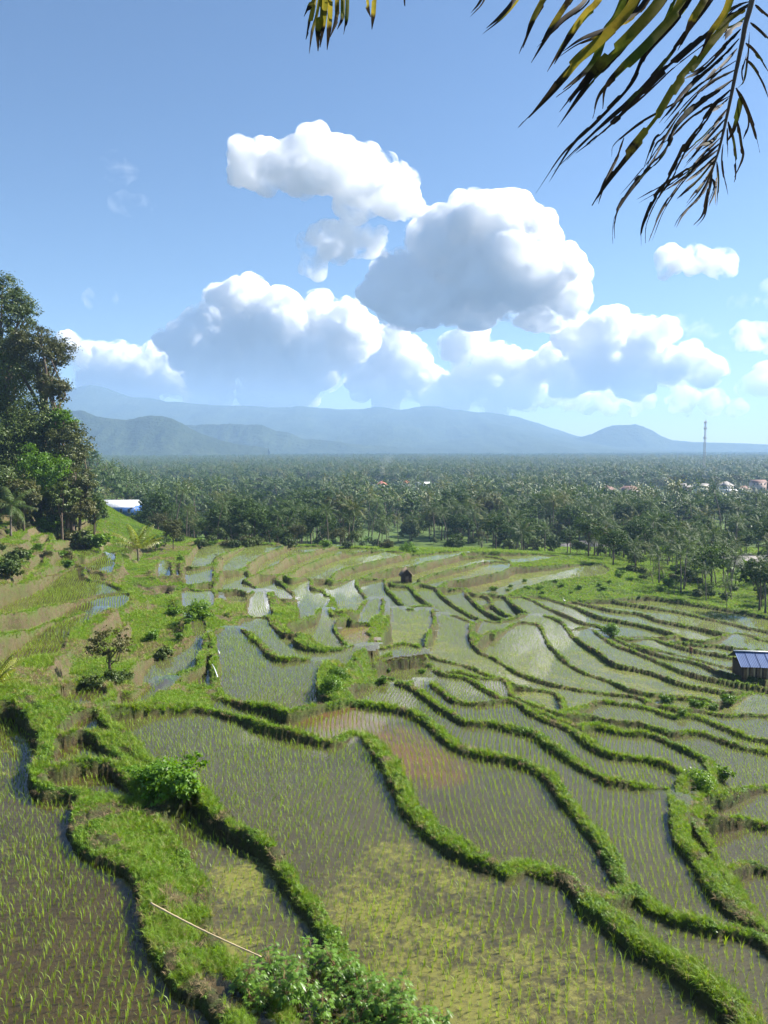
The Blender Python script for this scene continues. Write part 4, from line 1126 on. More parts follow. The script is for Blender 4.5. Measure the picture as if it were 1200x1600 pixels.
def crown(rng, lobes, nleaf, size, clump=0.55, inner=.35):
    """leaves in clumps spread through the lobes of a crown: lobes (x, y, z, r)"""
    g = Geo()
    lobes = np.asarray(lobes, float)
    vol = lobes[:, 3] ** 2.2
    nb = max(3, nleaf // 26)
    which = rng.choice(len(lobes), nb, p=vol / vol.sum())
    d = rng.normal(size=(nb, 3)); d /= np.linalg.norm(d, axis=1)[:, None]
    rad = (inner + (1 - inner) * rng.random(nb) ** .45)
    cc = lobes[which, :3] + d * (lobes[which, 3] * rad)[:, None] * np.array([1, 1, .85])
    rr = clump * lobes[which, 3] * rng.uniform(.25, .6, nb)
    own = np.repeat(np.arange(nb), 26)
    o = rng.normal(size=(len(own), 3)) * rr[own][:, None] * np.array([.62, .62, .42])
    C = cc[own] + o
    N = d[own] * .7 + rng.normal(size=o.shape) * .55 + np.array([0, 0, .55])
    N /= np.linalg.norm(N, axis=1)[:, None]
    leaf_quads(g, C, N, size, rng)
    return g

def limbs(rng, base_r, h, lobes, n=7):
    g = Geo()
    t = np.linspace(0, 1, 6)
    lean = rng.normal(size=2) * .03 * h
    P = np.c_[lean[0] * t ** 2, lean[1] * t ** 2, h * t]
    g.tube(P, base_r * (1 - .55 * t), n)
    for l in lobes:
        k = rng.uniform(.45, .95)
        a = P[-1] * k + np.array([0, 0, 0]); e = np.array(l[:3])
        mid = (a + e) / 2 + rng.normal(size=3) * .08 * h + np.array([0, 0, -.04 * h])
        g.tube(np.array([a, mid, e]), base_r * np.array([.42, .28, .1]), 5)
    return g

def broad_tree(seed, h, cr, nleaf, size, nl=7, flat=.8):
    rng = np.random.default_rng(seed)
    lob = [(0, 0, h - cr * .6, cr * .72)]
    for i in range(nl):
        a = i * 6.283 / nl + rng.uniform(-.4, .4); r = cr * rng.uniform(.4, .75)
        lob.append((math.cos(a) * r, math.sin(a) * r, h - cr * rng.uniform(.5, 1.35) * flat, cr * rng.uniform(.34, .55)))
    return limbs(rng, .035 * h * .5 + .05, h - cr * .8, lob[1:]), crown(rng, lob, nleaf, size)

# -------- prototypes held outside the scene
PROTO = bpy.data.collections.new('plant_prototypes')
def proto_join(name, parts, smooth=False):
    """one mesh of several materials for the uncountable plants"""
    V = []; Q = []; T = []; mq = []; mt = []; n = 0; mats = []
    for g, m in parts:
        k = len(mats); mats.append(m)
        V.append(np.concatenate(g.v))
        for q in g.q: Q.append(q + n); mq += [k] * len(q)
        for t in g.t: T.append(t + n); mt += [k] * len(t)
        n += g.n
    fl = ([np.concatenate(Q)] if Q else []) + ([np.concatenate(T)] if T else [])
    return bpy.data.objects.new(name, mesh_np(name, np.concatenate(V), fl, None, smooth, mats, mq + mt))

def scatter(name, pts, rot, scl, idx, protos, label, mat_hint=None):
    """one object of kind stuff: plants too many to count, instanced on points"""
    coll = bpy.data.collections.new(name + '_kinds')
    for i, o in enumerate(protos):
        o.name = '%s_kind_%02d' % (name, i)
        coll.objects.link(o)
    me = bpy.data.meshes.new(name)
    me.vertices.add(len(pts)); me.vertices.foreach_set('co', np.asarray(pts, np.float32).ravel())
    attr(me, 'turn', rot, 'FLOAT_VECTOR'); attr(me, 'size', scl); attr(me, 'pick', idx, 'INT')
    o = new_obj(name, me)
    ng = bpy.data.node_groups.new(name + '_nodes', 'GeometryNodeTree')
    ng.interface.new_socket('Geometry', in_out='INPUT', socket_type='NodeSocketGeometry')
    ng.interface.new_socket('Geometry', in_out='OUTPUT', socket_type='NodeSocketGeometry')
    N = ng.nodes.new; L = ng.links.new
    gi, go = N('NodeGroupInput'), N('NodeGroupOutput')
    ci = N('GeometryNodeCollectionInfo'); ci.inputs['Collection'].default_value = coll
    ci.inputs['Separate Children'].default_value = True; ci.inputs['Reset Children'].default_value = True
    iop = N('GeometryNodeInstanceOnPoints'); iop.inputs['Pick Instance'].default_value = True
    def na(nm, dt):
        a = N('GeometryNodeInputNamedAttribute'); a.data_type = dt; a.inputs['Name'].default_value = nm
        return a.outputs[0]
    e2r = N('FunctionNodeEulerToRotation')
    L(na('turn', 'FLOAT_VECTOR'), e2r.inputs[0]); L(e2r.outputs[0], iop.inputs['Rotation'])
    L(na('size', 'FLOAT'), iop.inputs['Scale']); L(na('pick', 'INT'), iop.inputs['Instance Index'])
    L(gi.outputs[0], iop.inputs['Points']); L(ci.outputs[0], iop.inputs['Instance']); L(iop.outputs[0], go.inputs[0])
    md = o.modifiers.new('scatter', 'NODES'); md.node_group = ng
    return tag(o, label, kind='stuff')

def join_geo(gs):
    g = Geo()
    for q in gs:
        for v in q.v: g.v.append(v)
        for a in q.q: g.q.append(a + g.n)
        for a in q.t: g.t.append(a + g.n)
        g.n += q.n
    return g

# -------- the wood on the plain: the nearest trees one by one, the rest as one mass
rng = np.random.default_rng(12)
def wood_points():
    out = []
    D = 120.0
    while D < 2600:
        s = np.interp(D, [150, 250, 400, 700, 1500, 2600], [5.2, 5.6, 6.2, 7.8, 10.0, 13.0])
        n = int(1.24 * D / s)
        x = (-0.62 * D) + (np.arange(n) + rng.uniform(-.42, .42, n)) * s
        y = D + rng.uniform(-.45, .45, n) * s
        out.append(np.c_[x, y])
        D += s
    return np.concatenate(out)
W = wood_points()
u_ = W[:, 0] / W[:, 1]; px_ = 600 + u_ * FPX; d_ = W[:, 1]
# edge of the wood: distance at which it begins, by picture column
edge = np.interp(px_, [-100, 100, 140, 230, 300, 420, 540, 560, 640, 700, 760, 850, 900, 930, 980, 1040, 1110, 1150, 1200, 1300], [262, 262, 262, 215, 192, 182, 184, 188, 222, 216, 212, 215, 198, 184, 164, 146, 133, 126, 124, 124])
keep = d_ > edge
# open fields and gardens
op = fbm(W[:, 0] / 60., W[:, 1] / 60., 91)
dens = np.where(d_ < 480, np.where((px_ > 560) & (px_ < 900), .62, .9), .84)
keep &= (rng.random(len(W)) < dens) & (op > np.where(d_ < 1500, .34, .27))
keep &= ~((d_ < 325) & (px_ > 142) & (px_ < 224))       # yard in front of the long shed
for (hx, hd, hr) in [(1135, 690, 14), (1185, 690, 16), (1095, 700, 12), (985, 660, 12), (1060, 720, 12), (597, 780, 11), (635, 800, 11), (660, 800, 10), (900, 250, 15), (945, 255, 15), (1160, 190, 15)]:
    q = at(hx, 700, hd); keep &= ((W[:, 0] - q[0]) ** 2 + (W[:, 1] - q[1]) ** 2) > hr ** 2
    front = (abs(px_ - hx) < (16 * np.clip(hd / 400, .8, 1) if hd > 400 else {900: 30, 945: 36, 1160: 52}[hx])) & (d_ > hd - (110 if hd > 400 else (12 if hx == 1160 else 30))) & (d_ < hd + 3)
    keep &= ~front
W, px_, d_ = W[keep], px_[keep], d_[keep]
pf = np.interp(d_, [100, 300, 700, 1200, 2600], [.62, .66, .58, .75, .85])
pn = fbm(W[:, 0] / 35., W[:, 1] / 35., 17)
is_palm = (pn * .9 + rng.random(len(W)) * .55) < pf + .08
zt = ground_z(W[:, 0], W[:, 1])
sc = np.where(d_ < 270, rng.uniform(.4, 1.25, len(W)), rng.uniform(.55, 1.45, len(W))) * np.where(((px_ > 925) & (px_ < 1215) & (d_ > 440) & (d_ < 700)) | ((px_ > 575) & (px_ < 690) & (d_ > 580) & (d_ < 800)), .55, 1.0) * np.interp(d_, [120, 200, 300], [.66, .88, 1.15])
rz = rng.uniform(0, 6.283, len(W))

palm_kinds = []
for k in range(4):
    tr_, fr_, top_ = palm_mesh(100 + k, [9.5, 8.0, 11.0, 6.5][k], 17, 9, 4.4, .10 + .05 * k, low=False)
    palm_kinds.append((tr_.mesh('palm_trunk', m_palmtrunk), join_geo(fr_).mesh('palm_crown', m_palm)))
tree_kinds = []
for k in range(5):
    tr_, cr_ = broad_tree(200 + k, [9.0, 7.5, 11.5, 6.0, 9.5][k], [3.6, 3.4, 4.2, 3.0, 5.0][k], 2200, .55, flat=[.8, .9, .8, 1., .45][k])
    tree_kinds.append((tr_.mesh('tree_trunk', m_bark), cr_.mesh('tree_crown', [m_leaf, m_leaf_b, m_leaf, m_leaf_b, m_leaf][k])))

# named places in the wood, so that a tree can be pointed to
def place(px, d):
    side = 'above the long white roofed shed' if px < 300 else 'left of the thatched hut' if px < 560 else 'straight behind the thatched hut' if px < 720 else 'between the thatched hut and the grey roofs' if px < 880 else 'around the grey roofed houses' if px < 1040 else 'above the blue roofed hut'
    return side
ordr = np.argsort(d_)
counts = {True: 0, False: 0}
single = np.zeros(len(W), bool)
for i in ordr:
    pm = bool(is_palm[i])
    if abs(px_[i] - 600) > 615 or counts[pm] >= 290: continue
    counts[pm] += 1; single[i] = True
    k = int(rng.integers(4 if pm else 5))
    rowd = 'edge' if d_[i] < 240 else 'middle' if d_[i] < 290 else 'back'
    t = empty('coconut_palm' if pm else 'broadleaf_tree', (W[i, 0], W[i, 1], zt[i] - .15), rz[i], sc[i])
    me_t, me_c = (palm_kinds if pm else tree_kinds)[k]
    new_obj('trunk', me_t, t); new_obj('crown', me_c, t)
    hgt = 'tall' if sc[i] > 1.0 else 'shorter'
    tag(t, ('%s coconut palm, %s of the wood %s' if pm else '%s dark leafy tree, %s of the wood %s') % (hgt, rowd, place(px_[i], d_[i])), 'palm' if pm else 'tree', ('coconut palms' if pm else 'leafy trees') + ' in the wood beyond the terraces')
rest = ~single
lowp = []
for k in range(3):
    tr_, fr_, _ = palm_mesh(300 + k, [9.5, 8.0, 11.0][k], 13, 4, 4.4, .12, low=True)
    lowp.append(proto_join('p', [(tr_, m_palmtrunk), (join_geo(fr_), m_palm)]))
for k in range(4):
    tr_, cr_ = broad_tree(320 + k, [9.0, 7.5, 11.0, 8.0][k], [3.6, 3.4, 4.2, 4.6][k], 420, 1.05, nl=5)
    lowp.append(proto_join('p', [(tr_, m_bark), (cr_, [m_leaf, m_leaf_b][k % 2])]))
ix = np.where(is_palm, rng.integers(0, 3, len(W)), rng.integers(3, 7, len(W)))
z0 = np.zeros(rest.sum())
scatter('distant_wood', np.c_[W, zt - .2][rest], np.c_[z0, z0, rz[rest]], sc[rest], ix[rest], lowp, 'mass of palms and trees covering the plain')
# beyond, patches of canopy
P2 = []
D = 2600.0
while D < 5200:
    s = np.interp(D, [2600, 5200], [17, 30]); n = int(1.2 * D / s)
    P2.append(np.c_[-.6 * D + (np.arange(n) + rng.uniform(-.4, .4, n)) * s, D + rng.uniform(-.4, .4, n) * s]); D += s * 1.25
P2 = np.concatenate(P2)
cl = []
for k in range(3):
    rg = np.random.default_rng(400 + k)
    lob = [(rg.uniform(-9, 9), rg.uniform(-9, 9), rg.uniform(6, 12), rg.uniform(3.0, 5.0)) for _ in range(9)]
    cl.append(proto_join('p', [(crown(rg, lob, 260, 2.6), [m_leaf, m_leaf_b, m_palm][k])]))
z0 = np.zeros(len(P2))
scatter('far_canopy', np.c_[P2, ground_z(P2[:, 0], P2[:, 1]) - 1], np.c_[z0, z0, rng.uniform(0, 6.28, len(P2))], rng.uniform(.8, 1.3, len(P2)), rng.integers(0, 3, len(P2)), cl, 'far canopy of the plain fading into the haze')
# ================================================================ grass on the banks and young rice in the water
m_grass = leafmat('bank_grass', (0.105, 0.22, 0.014), (0.25, 0.41, 0.035), 0.5, 0.5, tint=(0.28, 0.27, 0.07), nscale=2.0)
m_grass2 = leafmat('tall_grass', (0.14, 0.24, 0.022), (0.28, 0.41, 0.05), 0.5, 0.5, tint=(0.33, 0.28, 0.10), nscale=2.0)
m_weed = leafmat('bank_weed', (0.07, 0.16, 0.014), (0.17, 0.29, 0.03), 0.35, 0.45, nscale=3.0)
m_straw = leafmat('dry_straw', (0.20, 0.14, 0.07), (0.36, 0.27, 0.14), 0.2, 0.7, nscale=3.0)
m_rice = leafmat('rice_blade', (0.19, 0.32, 0.03), (0.34, 0.47, 0.07), 0.40, 0.45, nscale=2.0)

def tuft(seed, n, h, spread, width, arch, upright=.5):
    rng = np.random.default_rng(seed); g = Geo()
    for i in range(n):
        a = rng.uniform(0, 6.283); r = spread * math.sqrt(rng.random()) * .5
        base = np.array([math.cos(a) * r, math.sin(a) * r, -.02])
        d = np.array([math.cos(a + rng.normal() * .6), math.sin(a + rng.normal() * .6), 0])
        L = h * rng.uniform(.6, 1.2); ar = arch * rng.uniform(.4, 1.4)
        s = np.array([-d[1], d[0], 0]) * width * .5
        p1 = base + np.array([0, 0, L * .55]) + d * L * ar * .28
        p2 = base + np.array([0, 0, L * (1 - .45 * ar)]) + d * L * ar * .95
        g.add([base - s, base + s, p1 + s * .8, p1 - s * .8, p2], [(0, 1, 2, 3)], [(3, 2, 4)])
    return g
def weedclump(seed, n, r, size):
    rng = np.random.default_rng(seed); g = Geo()
    d = rng.normal(size=(n, 3)); d[:, 2] = abs(d[:, 2]); d /= np.linalg.norm(d, axis=1)[:, None]
    C = d * r * rng.uniform(.4, 1, n)[:, None]
    N = d * .5 + np.array([0, 0, .8]) + rng.normal(size=(n, 3)) * .3
    leaf_quads(g, C, N / np.linalg.norm(N, axis=1)[:, None], size, rng)
    return g
gk = [proto_join('g', [(tuft(1, 20, .26, .26, .016, .75), m_grass)]), proto_join('g', [(tuft(2, 18, .30, .22, .016, .9), m_grass)]), proto_join('g', [(tuft(3, 16, .46, .22, .014, .7), m_grass2)]),
      proto_join('g', [(tuft(4, 24, .15, .32, .016, .8), m_grass)]), proto_join('g', [(weedclump(5, 30, .15, .085), m_weed)]), proto_join('g', [(weedclump(6, 26, .20, .11), m_weed)]), proto_join('g', [(tuft(7, 16, .30, .28, .012, 1.3), m_straw)])]
rng = np.random.default_rng(33)
mask = (1 - MUD) * (1 - .93 * np.maximum(soil, DIRT * sstep(70, 40, GY_))) * (1 - .5 * DIRT) * (1 - .75 * step2 * sstep(.62, .72, f2)) * (GY_ > 12.5) * (GY_ < 246)
wl = np.where(np.isfinite(WETL), WETL, -99)
mask = mask * (HZ > wl + .03)
rho = np.interp(GY_, [14, 25, 45, 80, 130, 240], [300, 220, 110, 42, 18, 6.5])
cell = np.abs(np.gradient(GX_, axis=1) * np.gradient(GY_, axis=0))
inview = (np.abs(GX_) < .58 * GY_ + 3)
w = (mask * rho * cell * inview).ravel()
n = int(min(w.sum(), 380000))
pick = rng.choice(len(w), n, p=w / w.sum())
pr_, pc_ = pick // NC, pick % NC
jx = (rng.random(n) - .5) * np.gradient(GX_, axis=1)[pr_, pc_]; jy = (rng.random(n) - .5) * np.gradient(GY_, axis=0)[pr_, pc_]
gxp = GX_[pr_, pc_] + jx; gyp = GY_[pr_, pc_] + jy
gzp = ground_z(gxp, gyp)
gs = np.interp(gyp, [14, 30, 60, 110, 240], [.52, .58, .70, .95, 1.5]) * rng.uniform(.6, 1.25, n) * (.55 + .85 * fbm(gxp * .45, gyp * .45, 88))
zone = fbm(gxp * .5 + 9, gyp * .5, 123); zone2 = fbm(gxp * .25, gyp * .25 + 7, 321)
kk = rng.random(n)
gi_ = np.where(kk < .30, 0, np.where(kk < .55, 1, np.where(kk < .8, 3, 2)))
gi_ = np.where((zone > .56) & (kk < .75), np.where(kk < .4, 4, 5), gi_)
gi_ = np.where((zone2 > .58) & (kk > .5), 2, gi_)
dd = DIRT[pr_, pc_]
gi_ = np.where((dd > .35) & (kk < .55), 6, gi_)
gi_ = np.where(kk > .955, 6, gi_)
lowmask = gi_ == 2
gs = np.where(lowmask & (gyp > 90), gs * .8, gs)
scatter('bank_grass', np.c_[gxp, gyp, gzp], np.c_[rng.normal(0, .12, n), rng.normal(0, .12, n), rng.uniform(0, 6.283, n)], gs, gi_, gk, 'bright green grass and weeds growing on the field banks')

# ---- rice, planted hill by hill in rows
rk = [tuft(40 + k, 6 + k % 3, .37, .055, .015, .32) for k in range(5)]
RP = []
for l in np.where(np.isfinite(LEVEL))[0]:
    rr, cc = np.where(LAB == l)
    if len(rr) < 20: continue
    xs = RX0 + (cc + .5) * RS; ys = RY0 + (rr + .5) * RS
    D0 = ys.mean()
    s = np.interp(D0, [20, 60, 100, 150, 220], [.22, .245, .28, .36, .48])
    rg = np.random.default_rng(1000 + l)
    th = rg.uniform(-.35, .35)
    cx, cy_ = xs.mean(), ys.mean()
    rad = math.hypot(np.ptp(xs), np.ptp(ys)) / 2 + 1
    k = np.arange(-rad, rad, s)
    A, B = np.meshgrid(k, k)
    A = A + .12 * np.sin(B * .6 + l); B = B + .10 * np.sin(A * .45 + l * 2)
    X = cx + A * math.cos(th) - B * math.sin(th) + rg.normal(0, .016, A.shape); Y = cy_ + A * math.sin(th) + B * math.cos(th) + rg.normal(0, .022, A.shape)
    X, Y = X.ravel(), Y.ravel()
    ok = (_lookup(X, Y) == l) & (abs(X) < .6 * Y + 2) & (rg.random(len(X)) < .95)
    X, Y = X[ok], Y[ok]
    ok = ground_z(X, Y) < LEVEL[l] - .04
    X, Y = X[ok], Y[ok]
    RP.append(np.c_[X, Y, np.full(len(X), LEVEL[l] - .06), np.full(len(X), l)])
RP = np.concatenate(RP)
n = len(RP)
print('rice hills', n, 'grass tufts', len(gxp))
rs = rng.uniform(.7, 1.2, n) * np.interp(RP[:, 1], [20, 80, 220], [.84, .86, 1.0])
rs *= .75 + .5 * fbm(RP[:, 0] * .3, RP[:, 1] * .3, 55)
ri = rng.integers(0, 5, n); rr_ = np.c_[rng.normal(0, .10, n), rng.normal(0, .10, n), rng.uniform(0, 6.283, n)]
rice_me = [g.mesh('rice_seedling', m_rice) for g in rk]
# the 300 that show largest, one by one
ppx = 600 + FPX * RP[:, 0] / (RP[:, 1] * CP - RP[:, 2] * SP) ; ppy = 800 - FPX * (RP[:, 1] * SP + RP[:, 2] * CP) / (RP[:, 1] * CP - RP[:, 2] * SP)
show = np.where((ppx > 4) & (ppx < 1196) & (ppy < 1596), rs / RP[:, 1], 0)
best = np.argsort(-show)[:300]
one = np.zeros(n, bool); one[best] = True
cellname = {}
for i in best:
    o = new_obj('rice_seedling', rice_me[ri[i]], None, RP[i, :3], rr_[i], (rs[i],) * 3)
    where = 'brown pond in the bottom left corner' if ppx[i] < 330 else 'narrow field left of the leafy bush' if ppx[i] < 520 and ppy[i] < 1500 and RP[i, 3] != LAB[int((at_z(700, 1540, -13.4)[1] - RY0) / RS), int((at_z(700, 1540, -13.4)[0] - RX0) / RS)] else 'algae covered field right of the leafy bush' if ppx[i] < 960 else 'narrow field in the bottom right corner'
    tag(o, 'young rice seedling near the camera in the ' + where, 'rice seedling', 'nearest rice seedlings')
r2 = ~one
scatter('rice_plants', RP[r2, :3], rr_[r2], rs[r2], ri[r2], [proto_join('r', [(g, m_rice)]) for g in rk], 'young rice planted in rows across the flooded terraces')
# ================================================================ trees and bushes one can point to
def gz(x, y): return float(ground_z(np.array([x]), np.array([y]))[0])

def hill_tree(px, py, rpx, D, seed, label, mat, size=.42, dens=1.0, name='hillside_tree'):
    rg = np.random.default_rng(seed)
    c = at(px, py, D); r = rpx * D / FPX
    z = gz(c[0], c[1]); h = c[2] - z
    lob = [(0, 0, h, r * .7)]
    for i in range(9):
        d = rg.normal(size=3); d /= np.linalg.norm(d)
        lob.append((d[0] * r * .62, d[1] * r * .62, h + d[2] * r * .62, r * rg.uniform(.3, .5)))
    t = empty(name, (c[0], c[1], z - .3))
    limbs(rg, max(.12, .03 * h), h * .8, lob[1:7], 7).obj('trunk', m_bark, t)
    crown(rg, lob, int(9500 * dens * (r / 6.) ** 1.6 * (.42 / size) ** 1.3), size).obj('crown', mat, t)
    return tag(t, label, 'tree', 'trees on the left hillside')
m_leaf_o = leafmat('olive_hill_leaf', (0.045, 0.060, 0.016), (0.15, 0.15, 0.045), 0.22, 0.5, spec=.3, nscale=.6)
m_leaf_br = leafmat('bronze_hill_leaf', (0.038, 0.055, 0.016), (0.12, 0.14, 0.04), 0.2, 0.5, spec=.3, nscale=.6)
hill_tree(8, 478, 50, 156, 1, 'tallest tree crown at the left edge of the picture', m_leaf_b)
hill_tree(62, 550, 52, 152, 2, 'olive leaved tree bulging out below the tallest crown on the left', m_leaf_o)
hill_tree(10, 585, 72, 154, 3, 'broad dark tree at the left edge under the tallest crown', m_leaf_b)
hill_tree(86, 600, 33, 149, 4, 'small round crown sticking out right of the hillside trees', m_leaf_o)
hill_tree(58, 650, 58, 146, 5, 'dense tree in the middle of the left hillside wood', m_leaf_b)
hill_tree(108, 695, 42, 142, 6, 'bronze leaved tree at the right end of the hillside wood', m_leaf_br)
hill_tree(5, 680, 60, 142, 7, 'shaded leafy tree low at the left edge', m_leaf_b)
hill_tree(122, 748, 33, 138, 8, 'bronze bushy tree standing lowest at the right of the hillside wood', m_leaf_br)
hill_tree(62, 738, 52, 136, 9, 'bright leaved tree low in the hillside wood', m_leaf_f)
hill_tree(-70, 560, 100, 165, 10, 'large tree half outside the left edge', m_leaf_b, dens=.7)
hill_tree(98, 655, 26, 146, 11, 'fresh green sprig of a tree against the ridge on the left', m_leaf_f)
hill_tree(0, 755, 50, 130, 12, 'dark tree at the left edge above the grassy slope', m_leaf_b)
hill_tree(35, 770, 34, 126, 27, 'dark green tree low behind the grassy slope at left', m_leaf_o)
hill_tree(95, 775, 30, 134, 28, 'leafy low tree right above the uppermost hillside terrace', m_leaf_b)
hill_tree(82, 792, 34, 137, 31, 'low leafy tree below the dense hillside wood, left of three', m_leaf_b)
hill_tree(118, 790, 32, 138, 32, 'low leafy tree below the hillside wood, middle of three', m_leaf_o)
hill_tree(146, 788, 24, 146, 33, 'low leafy tree below the hillside wood, right of three', m_leaf)
hill_tree(30, 700, 60, 148, 34, 'deep green tree filling the middle of the left wood', m_leaf)
hill_tree(95, 735, 40, 146, 35, 'deep green tree behind the bronze ones', m_leaf)
hill_tree(-60, 740, 70, 134, 15, 'tree outside the left edge leaning over the slope', m_leaf_b, dens=.6)
hill_tree(270, 828, 20, 150, 13, 'dark round tree beside the yellow young palm', m_leaf, size=.3, name='round_tree')
hill_tree(243, 842, 13, 146, 14, 'small bushy tree between the yellow palm and the dark round tree', m_leaf_f, size=.3, name='small_tree')
hill_tree(636, 860, 19, 172, 16, 'thin light green tree just behind the thatched hut', m_leaf_f, size=.3, dens=.7, name='small_tree')
hill_tree(170, 990, 36, 44, 17, 'small slender tree on the bank left of the triangular pond', m_leaf_o, size=.15, dens=.55, name='slender_tree')
hill_tree(172, 1055, 20, 42.5, 18, 'low leafy shrub at the foot of the slender tree', m_leaf_b, size=.14, dens=2.2, name='leafy_shrub')
hill_tree(566, 1040, 10, 62, 19, 'spindly sapling on the bank beside the silver pond', m_leaf_o, size=.16, dens=1.5, name='sapling')
hill_tree(1040, 905, 17, 178, 20, 'grey green thin tree at the right end of the grassy bank', m_leaf_br, size=.3, name='small_tree')
hill_tree(232, 872, 10, 140, 21, 'stunted tree with bare trunk under the yellow palm', m_leaf_br, size=.3, name='stunted_tree')
hill_tree(340, 872, 9, 135, 22, 'little sapling at the left end of the far stepped fields', m_leaf_o, size=.25, name='sapling')
hill_tree(384, 918, 9, 124, 23, 'little twiggy sapling among the small middle ponds', m_leaf_o, size=.22, name='sapling')
hill_tree(283, 872, 9, 128, 24, 'thin leaning sapling above the upper left ponds', m_leaf_f, size=.25, name='sapling')
hill_tree(840, 838, 20, 240, 25, 'broad tree in front of the grey roofs', m_leaf, name='round_tree')
hill_tree(710, 844, 18, 215, 26, 'dark bushy tree right behind the far field edge', m_leaf, name='round_tree')

# ---- single palms
def palm_at(px, py, D, h, flen, label, mat, seed, nf=14, pairs=14, droop=1.0, name='coconut_palm', fan=125.0):
    c = at(px, py, D) if py is not None else None
    z = gz(c[0], c[1])
    tr_, fr_, top_ = palm_mesh(seed, h, nf, pairs, flen, .06, droop=droop, fan=fan)
    t = empty(name, (c[0], c[1], z - .1))
    tr_.obj('trunk', m_palmtrunk, t)
    for f in fr_: f.obj('frond', mat, t)
    return tag(t, label, 'palm')
palm_at(216, 866, 134, 2.4, 5.8, 'yellow green young palm alone on the left slope', m_palm_y, 500, 13, 15, .75, 'young_palm', 70.0)
palm_at(-6, 1068, 36.5, .5, 1.9, 'yellow young palm cut by the left edge above the brown pond', m_palm_y, 501, 10, 14, .8, 'young_palm', 80.0)
palm_at(15, 790, 118, 5.0, 4.4, 'feathery palm at the left edge above the grassy slope', m_palm, 502, 15, 14)
palm_at(95, 790, 150, 6.0, 4.2, 'palm standing in front of the hillside trees on the left', m_palm, 503, 15, 14)
palm_at(196, 800, 282, 6.0, 4.0, 'slim palm in front of the long white roofed shed', m_palm, 504, 13, 12)
palm_at(545, 850, 198, 10.0, 5.0, 'tallest palm at the front of the wood left of the thatched hut', m_palm, 505, 18, 14)
palm_at(815, 862, 212, 5.5, 5.0, 'spreading palm behind the far field edge, right of centre', m_palm, 506, 18, 14)
palm_at(935, 872, 205, 6.0, 4.4, 'palm in front of the middle grey roof', m_palm, 507, 16, 14)

# ---- bananas with torn broad leaves
def banana(px, py, D, h, label, seed):
    rg = np.random.default_rng(seed)
    c = at(px, py, D); z = gz(c[0], c[1])
    t = empty('banana_plant', (c[0], c[1], z - .1))
    g = Geo(); g.tube(np.array([(0, 0, 0), (.05, 0, h * .5), (.0, .05, h)]), [.16, .13, .09], 6); g.obj('stem', m_leaf_f, t)
    for i in range(9):
        a = i * 2.4 + rg.uniform(-.4, .4); L = h * rg.uniform(.7, 1.0); el = R(rg.uniform(35, 80))
        s = np.linspace(0, 1, 7); ang = el - R(95) * s ** 1.5
        x = np.r_[0, np.cumsum(np.cos(ang[:-1]))] * L / 6; zz = np.r_[0, np.cumsum(np.sin(ang[:-1]))] * L / 6 + h * .95
        P = np.c_[x * math.cos(a), x * math.sin(a), zz]; sd = np.array([-math.sin(a), math.cos(a), 0])
        w = .36 * np.sin(np.pi * (s * .86 + .1)) * h / 2.6
        V = np.concatenate([np.stack([P[k] - sd * w[k] - [0, 0, w[k] * .35], P[k], P[k] + sd * w[k] - [0, 0, w[k] * .35]]) for k in range(7)])
        q = [(3 * k + j, 3 * k + j + 1, 3 * k + j + 4, 3 * k + j + 3) for k in range(6) for j in (0, 1)]
        Geo().add(V, q).obj('leaf', m_banana, t)
    return tag(t, label, 'banana plant', 'banana plants at the edge of the wood')
for i, (bx, by, bd, bh, lb) in enumerate([(1148, 944, 158, 2.6, 'ragged pale banana plant at the right end of the ponds'), (1085, 912, 172, 2.6, 'banana plant left of the ragged pale one'), (1062, 905, 180, 3.0, 'taller banana plant among the dark bushes on the right'),
                                         (1110, 905, 176, 3.0, 'banana plant below the right grey roof'), (1035, 890, 196, 3.2, 'yellowish banana plant above the grassy bank'), (1165, 915, 172, 2.8, 'banana plant under the blue wall at the right'), (572, 858, 214, 3.0, 'banana plant beside the tallest front palm'),
                                         (170, 806, 270, 3.0, 'banana plant in front of the long shed')]):
    banana(bx, by, bd, bh, lb, 600 + i)

# ---- bushes
def bush_kind(seed, mat, size, n=1500, r=1.0):
    rg = np.random.default_rng(seed)
    lob = [(0, 0, .45 * r, .5 * r)] + [(rg.uniform(-.6, .6) * r, rg.uniform(-.6, .6) * r, rg.uniform(.25, .7) * r, rg.uniform(.25, .42) * r) for _ in range(6)]
    st = Geo()
    for l in lob: st.tube(np.array([(0, 0, -.15), (l[0] * .5, l[1] * .5, l[2] * .4), l[:3]]), [.03, .02, .008], 4)
    return st.mesh('bush_stems', m_bark), crown(rg, lob, n, size, .8).mesh('bush_foliage', mat)
bk = [bush_kind(700, m_leaf_f, .16), bush_kind(701, m_weed, .17), bush_kind(702, m_leaf_b, .16), bush_kind(703, m_leaf_o, .15)]
m_leaf_g = leafmat('bright_bush_leaf', (0.09, 0.20, 0.015), (0.20, 0.36, 0.04), 0.42, 0.45, nscale=2.)
bk_fine = bush_kind(710, m_leaf_g, .11, 3000)
bk_mid = bush_kind(711, m_weed, .10, 2600)
def bush(px, py, s, kind, label, D=None, group=None, rot=None):
    q = ground_at(px, py) if D is None else at(px, py, D)
    t = empty('bush', (q[0], q[1], gz(q[0], q[1]) - .05), rot if rot is not None else (px * 7.7) % 6.28, s)
    new_obj('stems', kind[0], t); new_obj('foliage', kind[1], t)
    return tag(t, label, 'bush', group)
bush(262, 1243, 1.5, bk_fine, 'bright green leafy bush on the bank between the left ponds')
bush(228, 1228, .9, bk_fine, 'smaller leafy bush touching the bright green one on its left')
bush(520, 1082, 1.15, bk_mid, 'rounded green shrub at the right corner of the silver pond')
